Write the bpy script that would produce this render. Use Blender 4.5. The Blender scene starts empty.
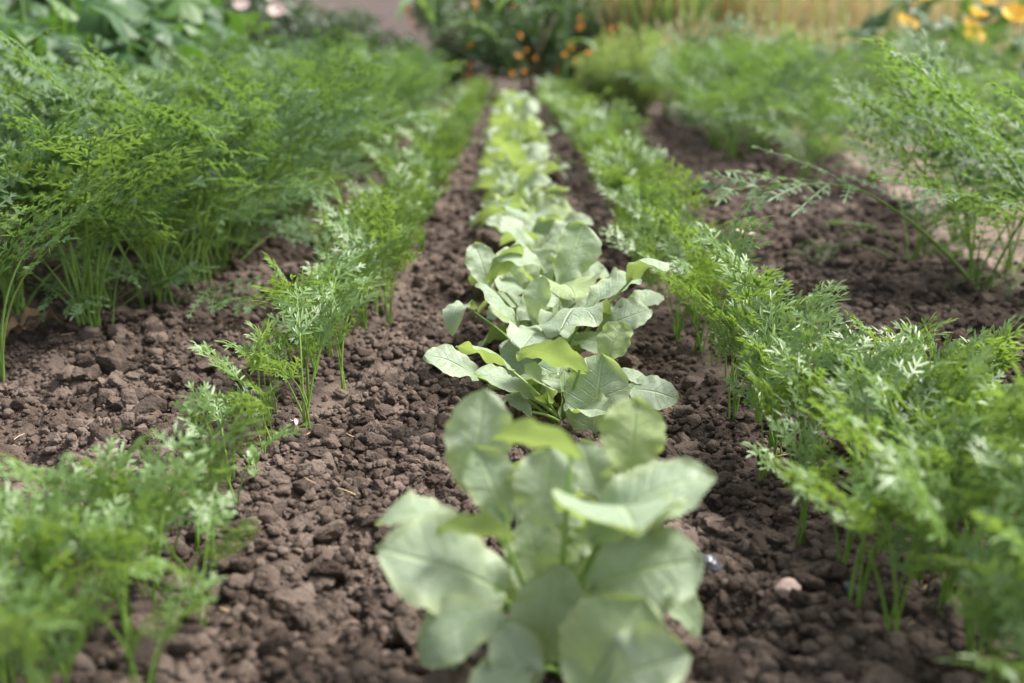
import bpy, math, random
import numpy as np
from mathutils import Vector, Matrix, Euler

R = math.radians
scene = bpy.context.scene
COL = scene.collection
rng = random.Random(11)
nrg = np.random.default_rng(5)

# ------------------------------------------------------------------ camera
CAM_H, PITCH, LENS = 0.42, 16.5, 35.0
FPX = 1024 * LENS / 36.0
cp, sp = math.cos(R(PITCH)), math.sin(R(PITCH))

def pix(px, py, Y):
    """world point seen at a photo pixel, at forward ground distance Y"""
    u, v = (px - 512) / FPX, (py - 341.5) / FPX
    d = Vector((u, cp - v * sp, -sp - v * cp))
    return Vector((0, 0, CAM_H)) + d * (Y / d.y)

# ------------------------------------------------------------------ helpers
def props(o, label=None, cat=None, group=None, kind=None):
    if label: o['label'] = label
    if cat: o['category'] = cat
    if group: o['group'] = group
    if kind: o['kind'] = kind
    return o

def link(name, mesh, parent=None, loc=None, rot=None, scale=None):
    o = bpy.data.objects.new(name, mesh)
    COL.objects.link(o)
    if parent is not None: o.parent = parent
    if loc is not None: o.location = loc
    if rot is not None: o.rotation_euler = rot
    if scale is not None: o.scale = (scale,) * 3 if not hasattr(scale, '__len__') else scale
    return o

def thing(name, loc, label, cat, group=None, rz=0.0):
    o = bpy.data.objects.new(name, None)
    o.empty_display_size = 0.02
    COL.objects.link(o)
    o.location = loc
    o.rotation_euler = (0, 0, rz)
    return props(o, label, cat, group)

def fast_mesh(name, V, F, mats=(), smooth=True):
    """V (n,3) float, F (m,k) int array with k = 3 or 4"""
    me = bpy.data.meshes.new(name)
    V = np.asarray(V, np.float32); F = np.asarray(F, np.int32)
    k = F.shape[1]
    me.vertices.add(len(V)); me.vertices.foreach_set('co', V.ravel())
    me.loops.add(F.size); me.loops.foreach_set('vertex_index', F.ravel())
    me.polygons.add(len(F))
    me.polygons.foreach_set('loop_start', np.arange(0, F.size, k, dtype=np.int32))
    me.polygons.foreach_set('use_smooth', np.full(len(F), smooth))
    for m in mats: me.materials.append(m)
    me.update(calc_edges=True)
    me.validate()
    return me

class Geo:
    def __init__(self): self.v = []; self.f = []; self.m = []; self.uv = []
    def vert(self, p, uv=(0.5, 0.5)):
        self.v.append((p[0], p[1], p[2])); self.uv.append(uv); return len(self.v) - 1
    def face(self, idx, m=0): self.f.append(tuple(idx)); self.m.append(m)
    def tube(self, pts, radii, sides=6, m=0, cap=True):
        n = len(pts); rings = []
        up0 = None
        for i in range(n):
            t = (pts[min(i + 1, n - 1)] - pts[max(i - 1, 0)])
            t = t.normalized() if t.length > 1e-9 else Vector((0, 0, 1))
            if up0 is None:
                up0 = t.orthogonal().normalized()
            a = (up0 - t * up0.dot(t)); a = a.normalized() if a.length > 1e-6 else t.orthogonal().normalized()
            up0 = a; b = t.cross(a)
            r = radii[i] if hasattr(radii, '__len__') else radii
            rings.append([self.vert(pts[i] + (a * math.cos(2 * math.pi * k / sides) + b * math.sin(2 * math.pi * k / sides)) * r,
                                    (0.5, i / max(1, n - 1))) for k in range(sides)])
        for i in range(n - 1):
            for k in range(sides):
                k2 = (k + 1) % sides
                self.face((rings[i][k], rings[i][k2], rings[i + 1][k2], rings[i + 1][k]), m)
        if cap: self.face(rings[-1], m)
    def add(self, g, M, moff=0):
        o = len(self.v)
        for p, uv in zip(g.v, g.uv):
            q = M @ Vector(p); self.v.append((q.x, q.y, q.z)); self.uv.append(uv)
        for f, m in zip(g.f, g.m): self.face([i + o for i in f], m + moff)
    def mesh(self, name, mats, smooth=True):
        me = bpy.data.meshes.new(name)
        me.from_pydata(self.v, [], self.f)
        for m in mats: me.materials.append(m)
        me.polygons.foreach_set('material_index', self.m)
        me.polygons.foreach_set('use_smooth', [smooth] * len(self.f))
        uvl = me.uv_layers.new(name='UVMap')
        vi = np.zeros(len(me.loops), np.int32); me.loops.foreach_get('vertex_index', vi)
        uvl.data.foreach_set('uv', np.array(self.uv, np.float32)[vi].ravel())
        me.update()
        return me

# ------------------------------------------------------------------ materials
def new_mat(name):
    m = bpy.data.materials.new(name); m.use_nodes = True
    nt = m.node_tree; nt.nodes.clear()
    out = nt.nodes.new('ShaderNodeOutputMaterial')
    return m, nt, out

def N(nt, t, **kw):
    n = nt.nodes.new('ShaderNode' + t)
    for k, v in kw.items():
        if k.startswith('i_'):
            key = k[2:].replace('_', ' ')
            n.inputs[int(key) if key.isdigit() else key].default_value = v
        else: setattr(n, k, v)
    return n

def mth(nt, op, a, b=None, clamp=False):
    n = nt.nodes.new('ShaderNodeMath'); n.operation = op; n.use_clamp = clamp
    for i, x in enumerate((a, b)):
        if x is None: continue
        if isinstance(x, (int, float)): n.inputs[i].default_value = x
        else: nt.links.new(x, n.inputs[i])
    return n.outputs[0]

def mix(nt, fac, a, b):
    n = nt.nodes.new('ShaderNodeMix'); n.data_type = 'RGBA'
    for s, x in ((n.inputs[0], fac), (n.inputs[6], a), (n.inputs[7], b)):
        if isinstance(x, (int, float)): s.default_value = x
        elif isinstance(x, tuple): s.default_value = (*x, 1) if len(x) == 3 else x
        else: nt.links.new(x, s)
    return n.outputs[2]

def ramp(nt, fac, lo, hi):
    n = nt.nodes.new('ShaderNodeMapRange'); n.clamp = True
    n.interpolation_type = 'SMOOTHSTEP'
    n.inputs['From Min'].default_value = lo; n.inputs['From Max'].default_value = hi
    nt.links.new(fac, n.inputs['Value'])
    return n.outputs[0]

def leaf_mat(name, top_a, top_b, under, trans, tw=0.35, rough=0.45, spec=0.5, veins=False, nscale=60, yellow=None):
    """thin leaf: reflecting upper and under side of their own colours plus light passing through"""
    m, nt, out = new_mat(name)
    L = nt.links.new
    oi = N(nt, 'ObjectInfo'); geo = N(nt, 'NewGeometry'); tc = N(nt, 'TexCoord')
    no = N(nt, 'TexNoise', i_Scale=nscale, i_Detail=3.0)
    L(tc.outputs['Object'], no.inputs['Vector'])
    f = mth(nt, 'ADD', mth(nt, 'MULTIPLY', oi.outputs['Random'], 0.7), mth(nt, 'MULTIPLY', ramp(nt, no.outputs['Fac'], 0.3, 0.7), 0.3))
    top = mix(nt, f, top_a, top_b)
    if yellow:
        r2 = N(nt, 'TexWhiteNoise', noise_dimensions='1D'); L(oi.outputs['Random'], r2.inputs['W'])
        top = mix(nt, mth(nt, 'MULTIPLY', ramp(nt, r2.outputs['Value'], 0.75, 1.0), 0.8), top, yellow)
    bump_h = no.outputs['Fac']; bump_s = 0.15
    if veins:
        uv = N(nt, 'UVMap'); sx = N(nt, 'SeparateXYZ'); L(uv.outputs[0], sx.inputs[0])
        a = mth(nt, 'MULTIPLY', mth(nt, 'ABSOLUTE', mth(nt, 'SUBTRACT', sx.outputs[0], 0.5)), 2.0)
        v = sx.outputs[1]
        wob = N(nt, 'TexNoise', i_Scale=9.0, i_Detail=2.0); L(uv.outputs[0], wob.inputs['Vector'])
        ph = mth(nt, 'ADD', mth(nt, 'SUBTRACT', mth(nt, 'MULTIPLY', v, 8.0), mth(nt, 'MULTIPLY', a, 1.7)), mth(nt, 'MULTIPLY', wob.outputs['Fac'], 0.35))
        fr = mth(nt, 'ABSOLUTE', mth(nt, 'SUBTRACT', mth(nt, 'FRACT', ph), 0.5))
        side = mth(nt, 'MULTIPLY', ramp(nt, fr, 0.40, 0.5), mth(nt, 'SUBTRACT', 1.0, mth(nt, 'MULTIPLY', a, 0.75)))
        net = N(nt, 'TexVoronoi', feature='DISTANCE_TO_EDGE', i_Scale=34.0); L(uv.outputs[0], net.inputs['Vector'])
        netl = mth(nt, 'SUBTRACT', 1.0, ramp(nt, net.outputs['Distance'], 0.0, 0.10))
        mid = mth(nt, 'SUBTRACT', 1.0, ramp(nt, a, 0.015, 0.075))
        vn = mth(nt, 'MAXIMUM', mth(nt, 'MAXIMUM', mth(nt, 'MULTIPLY', side, 0.55), mid), mth(nt, 'MULTIPLY', netl, 0.16))
        top = mix(nt, mth(nt, 'MULTIPLY', vn, 0.6), top, (0.42, 0.53, 0.29))
        yl = N(nt, 'TexNoise', i_Scale=3.2, i_Detail=3.0); yl.noise_dimensions = '4D'
        L(uv.outputs[0], yl.inputs['Vector']); L(mth(nt, 'MULTIPLY', oi.outputs['Random'], 30.0), yl.inputs['W'])
        edge = ramp(nt, mth(nt, 'ADD', a, mth(nt, 'MULTIPLY', yl.outputs['Fac'], 1.3)), 1.25, 1.75)
        top = mix(nt, mth(nt, 'MULTIPLY', edge, 0.42), top, (0.40, 0.44, 0.20))
        top = mix(nt, mth(nt, 'MULTIPLY', ramp(nt, yl.outputs['Fac'], 0.6, 0.75), 0.3), top, (0.13, 0.24, 0.10))
        sk = N(nt, 'TexNoise', i_Scale=420.0, i_Detail=1.0); L(tc.outputs['Object'], sk.inputs['Vector'])
        top = mix(nt, mth(nt, 'MULTIPLY', ramp(nt, sk.outputs['Fac'], 0.66, 0.74), 0.5), top, (0.55, 0.6, 0.45))
        bl = N(nt, 'TexNoise', i_Scale=75.0, i_Detail=2.0); L(tc.outputs['Object'], bl.inputs['Vector'])
        bump_h = mth(nt, 'SUBTRACT', mth(nt, 'ADD', bl.outputs['Fac'], mth(nt, 'MULTIPLY', no.outputs['Fac'], 0.5)), mth(nt, 'MULTIPLY', vn, 0.8)); bump_s = 0.7
    if veins: under = mix(nt, mth(nt, 'MULTIPLY', vn, 0.45), under, (0.40, 0.48, 0.20))
    holes = None
    if veins:      # small round bites with a brown rim
        vo = N(nt, 'TexVoronoi', i_Scale=5.5); L(uv.outputs[0], vo.inputs['Vector'])
        vo.voronoi_dimensions = '4D'; L(mth(nt, 'MULTIPLY', oi.outputs['Random'], 50.0), vo.inputs['W'])
        sc_ = N(nt, 'SeparateColor'); L(vo.outputs['Color'], sc_.inputs[0])
        pick = mth(nt, 'GREATER_THAN', sc_.outputs[0], 0.88)
        dd = mth(nt, 'ADD', vo.outputs['Distance'], mth(nt, 'MULTIPLY', wob.outputs['Fac'], 0.08))
        holes = mth(nt, 'MULTIPLY', pick, mth(nt, 'LESS_THAN', dd, 0.20))
        rim = mth(nt, 'MULTIPLY', pick, mth(nt, 'LESS_THAN', dd, 0.24))
        top = mix(nt, mth(nt, 'MULTIPLY', rim, 0.7), top, (0.30, 0.27, 0.12))
    col = mix(nt, geo.outputs['Backfacing'], top, under)
    bp = N(nt, 'Bump', i_Strength=bump_s, i_Distance=0.0035 if veins else 0.0025); L(bump_h, bp.inputs['Height'])
    pr = N(nt, 'BsdfPrincipled'); pr.inputs['Roughness'].default_value = rough
    pr.inputs['Specular IOR Level'].default_value = spec
    L(col, pr.inputs['Base Color']); L(bp.outputs[0], pr.inputs['Normal'])
    tr = N(nt, 'BsdfTranslucent'); L(mix(nt, f, trans, tuple(c * 0.75 for c in trans)), tr.inputs['Color'])
    ms = N(nt, 'MixShader'); ms.inputs[0].default_value = tw
    L(pr.outputs[0], ms.inputs[1]); L(tr.outputs[0], ms.inputs[2]); res = ms.outputs[0]
    if holes is not None:
        tp = N(nt, 'BsdfTransparent'); m2 = N(nt, 'MixShader'); L(holes, m2.inputs[0]); L(res, m2.inputs[1]); L(tp.outputs[0], m2.inputs[2]); res = m2.outputs[0]
    L(res, out.inputs['Surface'])
    return m

def plain_mat(name, a, b, rough=0.6, scale=40, bump=0.3, spec=0.3, tw=0.0, dist=0.003):
    m, nt, out = new_mat(name); L = nt.links.new
    tc = N(nt, 'TexCoord'); oi = N(nt, 'ObjectInfo')
    no = N(nt, 'TexNoise', i_Scale=scale, i_Detail=5.0, i_Roughness=0.6); L(tc.outputs['Object'], no.inputs['Vector'])
    f = mth(nt, 'ADD', mth(nt, 'MULTIPLY', ramp(nt, no.outputs['Fac'], 0.3, 0.7), 0.6), mth(nt, 'MULTIPLY', oi.outputs['Random'], 0.4))
    bp = N(nt, 'Bump', i_Strength=bump, i_Distance=dist); L(no.outputs['Fac'], bp.inputs['Height'])
    pr = N(nt, 'BsdfPrincipled'); pr.inputs['Roughness'].default_value = rough; pr.inputs['Specular IOR Level'].default_value = spec
    c = mix(nt, f, a, b)
    L(c, pr.inputs['Base Color']); L(bp.outputs[0], pr.inputs['Normal'])
    if tw:
        tr = N(nt, 'BsdfTranslucent'); L(c, tr.inputs['Color'])
        ms = N(nt, 'MixShader'); ms.inputs[0].default_value = tw
        L(pr.outputs[0], ms.inputs[1]); L(tr.outputs[0], ms.inputs[2]); L(ms.outputs[0], out.inputs['Surface'])
    else: L(pr.outputs[0], out.inputs['Surface'])
    return m

def soil_mat(name, dark, mid, pale, rough=0.95, clod=False):
    m, nt, out = new_mat(name); L = nt.links.new
    tc = N(nt, 'TexCoord')
    big = N(nt, 'TexNoise', i_Scale=7.0, i_Detail=3.0); L(tc.outputs['Object'], big.inputs['Vector'])
    med = N(nt, 'TexNoise', i_Scale=55.0, i_Detail=4.0); L(tc.outputs['Object'], med.inputs['Vector'])
    fine = N(nt, 'TexNoise', i_Scale=420.0, i_Detail=5.0, i_Roughness=0.65); L(tc.outputs['Object'], fine.inputs['Vector'])
    grit = N(nt, 'TexVoronoi', i_Scale=300.0); L(tc.outputs['Object'], grit.inputs['Vector'])
    c = mix(nt, ramp(nt, med.outputs['Fac'], 0.32, 0.68), dark, mid)
    c = mix(nt, mth(nt, 'MULTIPLY', ramp(nt, big.outputs['Fac'], 0.4, 0.68), 0.65), c, pale)
    c = mix(nt, mth(nt, 'MULTIPLY', ramp(nt, fine.outputs['Fac'], 0.4, 0.75), 0.45), c, pale)
    sg = N(nt, 'SeparateColor'); L(grit.outputs['Color'], sg.inputs[0])
    c = mix(nt, mth(nt, 'MULTIPLY', ramp(nt, sg.outputs[0], 0.86, 0.97), 0.5), c, dark)
    h = mth(nt, 'ADD', mth(nt, 'MULTIPLY', fine.outputs['Fac'], 0.6), mth(nt, 'MULTIPLY', grit.outputs['Distance'], 0.9))
    b1 = N(nt, 'Bump', i_Strength=0.75, i_Distance=0.0016); L(h, b1.inputs['Height'])
    isl = N(nt, 'NewGeometry')
    if clod:
        c = mix(nt, mth(nt, 'MULTIPLY', ramp(nt, isl.outputs['Random Per Island'], 0.55, 1.0), 0.55), c, pale)
        c = mix(nt, mth(nt, 'MULTIPLY', mth(nt, 'SUBTRACT', 1.0, ramp(nt, isl.outputs['Random Per Island'], 0.0, 0.35)), 0.6), c, dark)
    b2 = N(nt, 'Bump', i_Strength=0.5, i_Distance=0.006); L(med.outputs['Fac'], b2.inputs['Height']); L(b1.outputs[0], b2.inputs['Normal'])
    pr = N(nt, 'BsdfPrincipled'); pr.inputs['Roughness'].default_value = rough; pr.inputs['Specular IOR Level'].default_value = 0.15
    L(c, pr.inputs['Base Color']); L(b2.outputs[0], pr.inputs['Normal']); L(pr.outputs[0], out.inputs['Surface'])
    return m

M_SOIL = soil_mat('soil', (0.027, 0.019, 0.0150), (0.068, 0.049, 0.039), (0.155, 0.118, 0.097))
M_CLOD = soil_mat('clod_soil', (0.029, 0.0205, 0.016), (0.072, 0.052, 0.0415), (0.175, 0.134, 0.110), clod=True)
M_PATH = soil_mat('dry_path_soil', (0.15, 0.108, 0.09), (0.225, 0.165, 0.14), (0.30, 0.228, 0.198))
M_RADISH = leaf_mat('radish_leaf', (0.23, 0.315, 0.19), (0.36, 0.44, 0.31), (0.25, 0.35, 0.12), (0.46, 0.61, 0.14), tw=0.31, rough=0.46, spec=0.6, yellow=(0.30, 0.40, 0.13), veins=True)
M_RSTALK = plain_mat('radish_stalk', (0.22, 0.36, 0.08), (0.32, 0.45, 0.14), rough=0.45, spec=0.4, tw=0.2)
M_YOUNG = leaf_mat('young_carrot_leaf', (0.085, 0.162, 0.050), (0.165, 0.255, 0.095), (0.14, 0.235, 0.07), (0.31, 0.47, 0.06), tw=0.33, rough=0.40, spec=0.65, yellow=(0.25, 0.36, 0.06))
M_YSTALK = plain_mat('young_carrot_stalk', (0.15, 0.28, 0.045), (0.26, 0.40, 0.08), rough=0.45, tw=0.2)
M_MATURE = leaf_mat('mature_carrot_leaf', (0.058, 0.128, 0.052), (0.11, 0.195, 0.08), (0.10, 0.175, 0.07), (0.26, 0.43, 0.07), tw=0.33, rough=0.52, spec=0.4, yellow=(0.24, 0.31, 0.05))
M_MSTALK = plain_mat('mature_carrot_stalk', (0.14, 0.26, 0.05), (0.26, 0.38, 0.09), rough=0.5, tw=0.15)
M_SQUASH = leaf_mat('squash_leaf', (0.020, 0.065, 0.018), (0.05, 0.118, 0.028), (0.07, 0.13, 0.05), (0.12, 0.25, 0.03), tw=0.3, rough=0.5, spec=0.45, nscale=12, yellow=(0.09, 0.18, 0.03))
M_SQSTALK = plain_mat('squash_stalk', (0.12, 0.22, 0.06), (0.2, 0.3, 0.1))
M_BUSH = leaf_mat('bush_leaf', (0.035, 0.085, 0.035), (0.07, 0.135, 0.05), (0.08, 0.13, 0.06), (0.14, 0.25, 0.05), tw=0.28)
M_GREY = leaf_mat('grey_green_leaf', (0.07, 0.115, 0.075), (0.12, 0.17, 0.11), (0.12, 0.16, 0.11), (0.2, 0.27, 0.12), tw=0.28)
M_WOOD = plain_mat('stem_wood', (0.10, 0.085, 0.05), (0.17, 0.15, 0.08))
M_CORN = leaf_mat('corn_leaf', (0.10, 0.19, 0.07), (0.16, 0.26, 0.10), (0.16, 0.24, 0.10), (0.25, 0.4, 0.08), tw=0.3)
M_ORANGE = plain_mat('orange_petal', (0.60, 0.20, 0.015), (0.75, 0.31, 0.03), tw=0.3)
M_YELLOW = plain_mat('yellow_petal', (0.80, 0.46, 0.05), (0.85, 0.56, 0.10), tw=0.3)
M_CENTRE = plain_mat('flower_centre', (0.30, 0.10, 0.01), (0.42, 0.16, 0.02))
M_PINK = plain_mat('pale_pink_petal', (0.65, 0.48, 0.46), (0.72, 0.56, 0.52), tw=0.25)
M_STRAW = plain_mat('dry_straw', (0.55, 0.38, 0.19), (0.72, 0.55, 0.33), rough=0.7, tw=0.25)
M_PGRASS = plain_mat('pale_grass', (0.36, 0.38, 0.18), (0.55, 0.52, 0.31), rough=0.6, tw=0.3)
M_DILL = leaf_mat('dill_leaf', (0.26, 0.36, 0.14), (0.40, 0.47, 0.18), (0.26, 0.36, 0.14), (0.45, 0.6, 0.12), tw=0.35, yellow=(0.36, 0.40, 0.10))
M_WALL = plain_mat('pink_render', (0.66, 0.50, 0.44), (0.74, 0.58, 0.51), rough=0.9, scale=5, bump=0.3, dist=0.01)
M_COPING = plain_mat('grey_coping', (0.3, 0.27, 0.25), (0.4, 0.36, 0.33), rough=0.9, scale=8)
M_STONE = plain_mat('pale_stone', (0.42, 0.30, 0.26), (0.52, 0.40, 0.35), rough=0.8, scale=70, bump=0.4)
M_DSTONE = plain_mat('dark_stone', (0.035, 0.037, 0.045), (0.07, 0.072, 0.085), rough=0.35, scale=60, spec=0.5)
M_DRY = plain_mat('dry_leaf', (0.22, 0.13, 0.08), (0.36, 0.24, 0.15), rough=0.8, scale=60, tw=0.15)
M_HEDGE = leaf_mat('hedge_leaf', (0.04, 0.09, 0.03), (0.08, 0.15, 0.045), (0.08, 0.13, 0.05), (0.15, 0.26, 0.05), tw=0.28)

# ------------------------------------------------------------------ noise
def h2(ix, iy, s):
    n = (ix.astype(np.int64) * 374761393 + iy.astype(np.int64) * 668265263 + s * 1442695041) & 0x7fffffff
    n = ((n ^ (n >> 13)) * 1274126177) & 0x7fffffff
    n = ((n ^ (n >> 15)) * 2246822519) & 0x7fffffff
    return (n & 0xffffff) / float(0x1000000)

def vnoise(x, y, s=0):
    ix, iy = np.floor(x), np.floor(y); fx, fy = x - ix, y - iy
    fx = fx * fx * (3 - 2 * fx); fy = fy * fy * (3 - 2 * fy)
    a, b, c, d = h2(ix, iy, s), h2(ix + 1, iy, s), h2(ix, iy + 1, s), h2(ix + 1, iy + 1, s)
    return (a * (1 - fx) + b * fx) * (1 - fy) + (c * (1 - fx) + d * fx) * fy

def fbm(x, y, s=0, o=4):
    t = 0; a = 0.5
    for i in range(o):
        t = t + a * vnoise(x * 2 ** i, y * 2 ** i, s + i); a *= 0.5
    return t

def domes(x, y, cell, s):
    """rounded lumps: highest of the jittered domes around"""
    gx, gy = x / cell, y / cell
    ix, iy = np.floor(gx), np.floor(gy); best = np.zeros_like(gx)
    for dx in (-1, 0, 1):
        for dy in (-1, 0, 1):
            jx, jy = ix + dx, iy + dy
            px, py = jx + h2(jx, jy, s), jy + h2(jx, jy, s + 7)
            r = 0.35 + 0.55 * h2(jx, jy, s + 13)
            d2 = ((gx - px) ** 2 + (gy - py) ** 2) / r ** 2
            best = np.maximum(best, np.sqrt(np.maximum(0, 1 - d2)) * r)
    return best * cell

ROW_L, ROW_R, ROW_RAD = -0.240, 0.290, 0.035
def crust(x, y):
    """smooth crusted soil along the two carrot rows, 0..1"""
    w = 0.068 + 0.04 * (vnoise(x * 9, y * 9, 31) - 0.5)
    a = np.exp(-((x - ROW_L - 0.012) / w) ** 2) + np.exp(-((x - ROW_R + 0.02) / w) ** 2)
    a = a * (0.35 + 0.95 * vnoise(x * 8 + 4, y * 5, 33))
    return np.clip(a, 0, 1)

def in_path(x, y):
    return (x > 1.06 + 0.17 * np.clip(y - 2.7, -.6, 4) + 0.16 * (vnoise(x * 2.2, y * 2.2, 41) - 0.5) + 0.10 * (vnoise(x * 9, y * 9, 43) - .5)) & \
           (x < 2.05 + 0.25 * (vnoise(x * 2.2 + 9, y * 2.2, 42) - 0.5)) & (y > 1.2)

def height(x, y):
    x = np.asarray(x, float); y = np.asarray(y, float)
    fade = 1 / (1 + np.maximum(0, y - 6) * 0.2)
    c = crust(x, y)
    h = 0.018 * (fbm(x * 4, y * 4, 1, 3) - 0.45) + 0.014 * np.exp(-((x - ROW_L) / .08) ** 2) + 0.014 * np.exp(-((x - ROW_R) / .08) ** 2)
    wx = x + 0.006 * (vnoise(x * 70, y * 70, 51) - .5); wy = y + 0.006 * (vnoise(x * 70, y * 70, 52) - .5)
    rough = 0.62 * domes(wx, wy, 0.042, 3) + 0.5 * domes(wx, wy, 0.018, 5) + 0.4 * domes(wx, wy, 0.008, 8)
    rough = rough + 0.007 * (fbm(x * 60, y * 60, 21, 3) - .45)
    p = in_path(x, y).astype(float)
    h = h + rough * (1 - 0.82 * c) * (1 - 0.8 * p) * fade + 0.004 * c * (fbm(x * 40, y * 40, 25, 3))
    return h - 0.012

def hz(x, y): return float(height(np.array([x]), np.array([y]))[0])

# ------------------------------------------------------------------ ground sheet, path
xs = list(np.arange(-1.0, 1.3001, 0.0032)); d = 0.0032
ys = []
y = 0.30
while y < 8.5:
    ys.append(y); y += 0.0028 if y < 1.3 else 0.0028 * (y / 1.3) ** 1.5
def grow(a, lim, d, k):
    o = []
    while abs(a) < lim:
        a += d; d *= k; o.append(a)
    return o
xr = grow(xs[-1], 160, 0.004, 1.07); xl = grow(xs[0], 160, -0.004, 1.07)
xs = np.array(xl[::-1] + xs + xr)
yb = grow(ys[0], 20, -0.006, 1.15); yf = grow(ys[-1], 320, 0.05, 1.12)
ys = np.array(yb[::-1] + ys + yf)
GX, GY = np.meshgrid(xs, ys)
GZ = height(GX, GY)
V = np.stack([GX, GY, GZ], -1).reshape(-1, 3)
nx, ny = len(xs), len(ys)
idx = np.arange(nx * ny).reshape(ny, nx)
F = np.stack([idx[:-1, :-1], idx[:-1, 1:], idx[1:, 1:], idx[1:, :-1]], -1).reshape(-1, 4)
cx = V[F, 0].mean(1); cy = V[F, 1].mean(1)
pm = in_path(cx, cy) & (cy < 14) 
def submesh(name, F, mats):
    used = np.unique(F); remap = np.zeros(len(V), np.int64); remap[used] = np.arange(len(used))
    return fast_mesh(name, V[used], remap[F], mats)
props(link('ground', submesh('ground', F[~pm], [M_SOIL])), 'dark brown crumbly soil of the vegetable bed', 'soil', kind='structure')
props(link('path', submesh('path', F[pm], [M_PATH])), 'pale pinkish dry trodden path right of the carrots', 'path', kind='structure')

# ------------------------------------------------------------------ clods (nobody could count them)
import bmesh
def lump(sub, seed, amp):
    bm = bmesh.new(); bmesh.ops.create_icosphere(bm, subdivisions=sub, radius=1.0)
    v = np.array([p.co[:] for p in bm.verts]); f = np.array([[q.index for q in t.verts] for t in bm.faces]); bm.free()
    r = np.random.default_rng(seed)
    k = 1 + 0
    n = np.zeros(len(v))
    for fr, a in ((1.3, 1.0), (2.7, 0.7), (5.3, 0.45)) + (((9.0, .42), (15.0, .30)) if sub > 2 else ()):
        for _ in range(3):
            w = r.normal(size=3); w /= np.linalg.norm(w)
            n += a * np.sin(v @ w * fr * 2 + r.uniform(0, 6.3)) / 3
    # a few flattened facets, as broken soil has
    out = v * (1 + amp * n)[:, None]
    for _ in range(7):
        w = r.normal(size=3); w /= np.linalg.norm(w); lim = r.uniform(0.5, 0.85)
        dd = out @ w; over = np.maximum(0, dd - lim)
        out = out - over[:, None] * w * 0.85
    return out, f

def scatter(n, sub, r0, r1, yr, xr, amp, p=2.2, keep_crust=0.3, sink=0.25, near_bias=1.0):
    x = nrg.uniform(xr[0], xr[1], n); y = yr[0] + (yr[1] - yr[0]) * nrg.uniform(0, 1, n) ** near_bias
    c = crust(x, y); keep = nrg.uniform(0, 1, n) < 1 - (1 - keep_crust) * c
    keep &= ~(in_path(x, y) & (nrg.uniform(0, 1, n) < (0.8 if r1 < .01 else .93 if r1 < .02 else 1.1)))
    # patchy: some spots hold more crumbs than others
    keep &= nrg.uniform(0, 1, n) < 0.35 + 0.9 * vnoise(x * 11, y * 11, 61)
    x, y = x[keep], y[keep]; n = len(x)
    u = nrg.uniform(0, 1, n)
    r = (r0 ** (1 - p) + u * (r1 ** (1 - p) - r0 ** (1 - p))) ** (1 / (1 - p))
    z = height(x, y) + r * (0.55 - sink)
    q = nrg.normal(size=(n, 4)); q /= np.linalg.norm(q, axis=1)[:, None]
    w, a, b, c_ = q.T
    Rm = np.stack([1 - 2 * (b * b + c_ * c_), 2 * (a * b - c_ * w), 2 * (a * c_ + b * w),
                   2 * (a * b + c_ * w), 1 - 2 * (a * a + c_ * c_), 2 * (b * c_ - a * w),
                   2 * (a * c_ - b * w), 2 * (b * c_ + a * w), 1 - 2 * (a * a + b * b)], -1).reshape(n, 3, 3)
    sc = nrg.uniform(0.7, 1.25, (n, 3))
    var = nrg.integers(0, 10, n); VV = []; FF = []; off = 0
    for k in range(10):
        lv, lf = lump(sub, 100 * sub + k, amp)
        s = np.where(var == k)[0]
        if not len(s): continue
        P = lv[None] * sc[s][:, None, :] * r[s][:, None, None]
        P = np.einsum('nij,nvj->nvi', Rm[s], P)
        P[..., 2] *= 0.82
        P += np.stack([x[s], y[s], z[s]], -1)[:, None]
        VV.append(P.reshape(-1, 3)); FF.append((lf[None] + (np.arange(len(s)) * len(lv))[:, None, None] + off).reshape(-1, 3)); off += len(s) * len(lv)
    return np.concatenate(VV), np.concatenate(FF)

parts = [scatter(13000, 2, 0.004, 0.0085, (0.42, 1.35), (-0.5, 0.5), 0.28, keep_crust=0.06),
         scatter(2600, 4, 0.008, 0.015, (0.42, 1.3), (-0.5, 0.5), 0.32, keep_crust=0.03, sink=.35),
         scatter(52000, 2, 0.0014, 0.0045, (0.45, 1.7), (-0.75, 0.75), 0.24, keep_crust=0.15, p=1.6, near_bias=1.1),
         scatter(17000, 2, 0.004, 0.009, (0.4, 2.6), (-0.95, 1.05), 0.26, keep_crust=0.15),
         scatter(2600, 4, 0.008, 0.0165, (0.4, 2.2), (-0.9, 1.05), 0.30, keep_crust=0.05),
         scatter(170, 4, 0.015, 0.022, (0.42, 2.2), (-0.8, 1.05), 0.30, keep_crust=0.0, sink=0.45),
         scatter(5000, 1, 0.003, 0.009, (1.5, 5.0), (1.0, 2.2), 0.2),
         scatter(9000, 1, 0.006, 0.016, (2.4, 8.0), (-1.0, 1.2), 0.2, near_bias=1.3),
         scatter(900, 2, 0.014, 0.03, (2.0, 7.0), (-1.0, 1.2), 0.2, near_bias=1.3)]
VV, FF, off = [], [], 0
for a, b in parts:
    VV.append(a); FF.append(b + off); off += len(a)
props(link('soil_clods', fast_mesh('soil_clods', np.concatenate(VV), np.concatenate(FF), [M_CLOD])),
      'loose brown clods and crumbs strewn over the bed', 'soil clods', kind='stuff')

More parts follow.
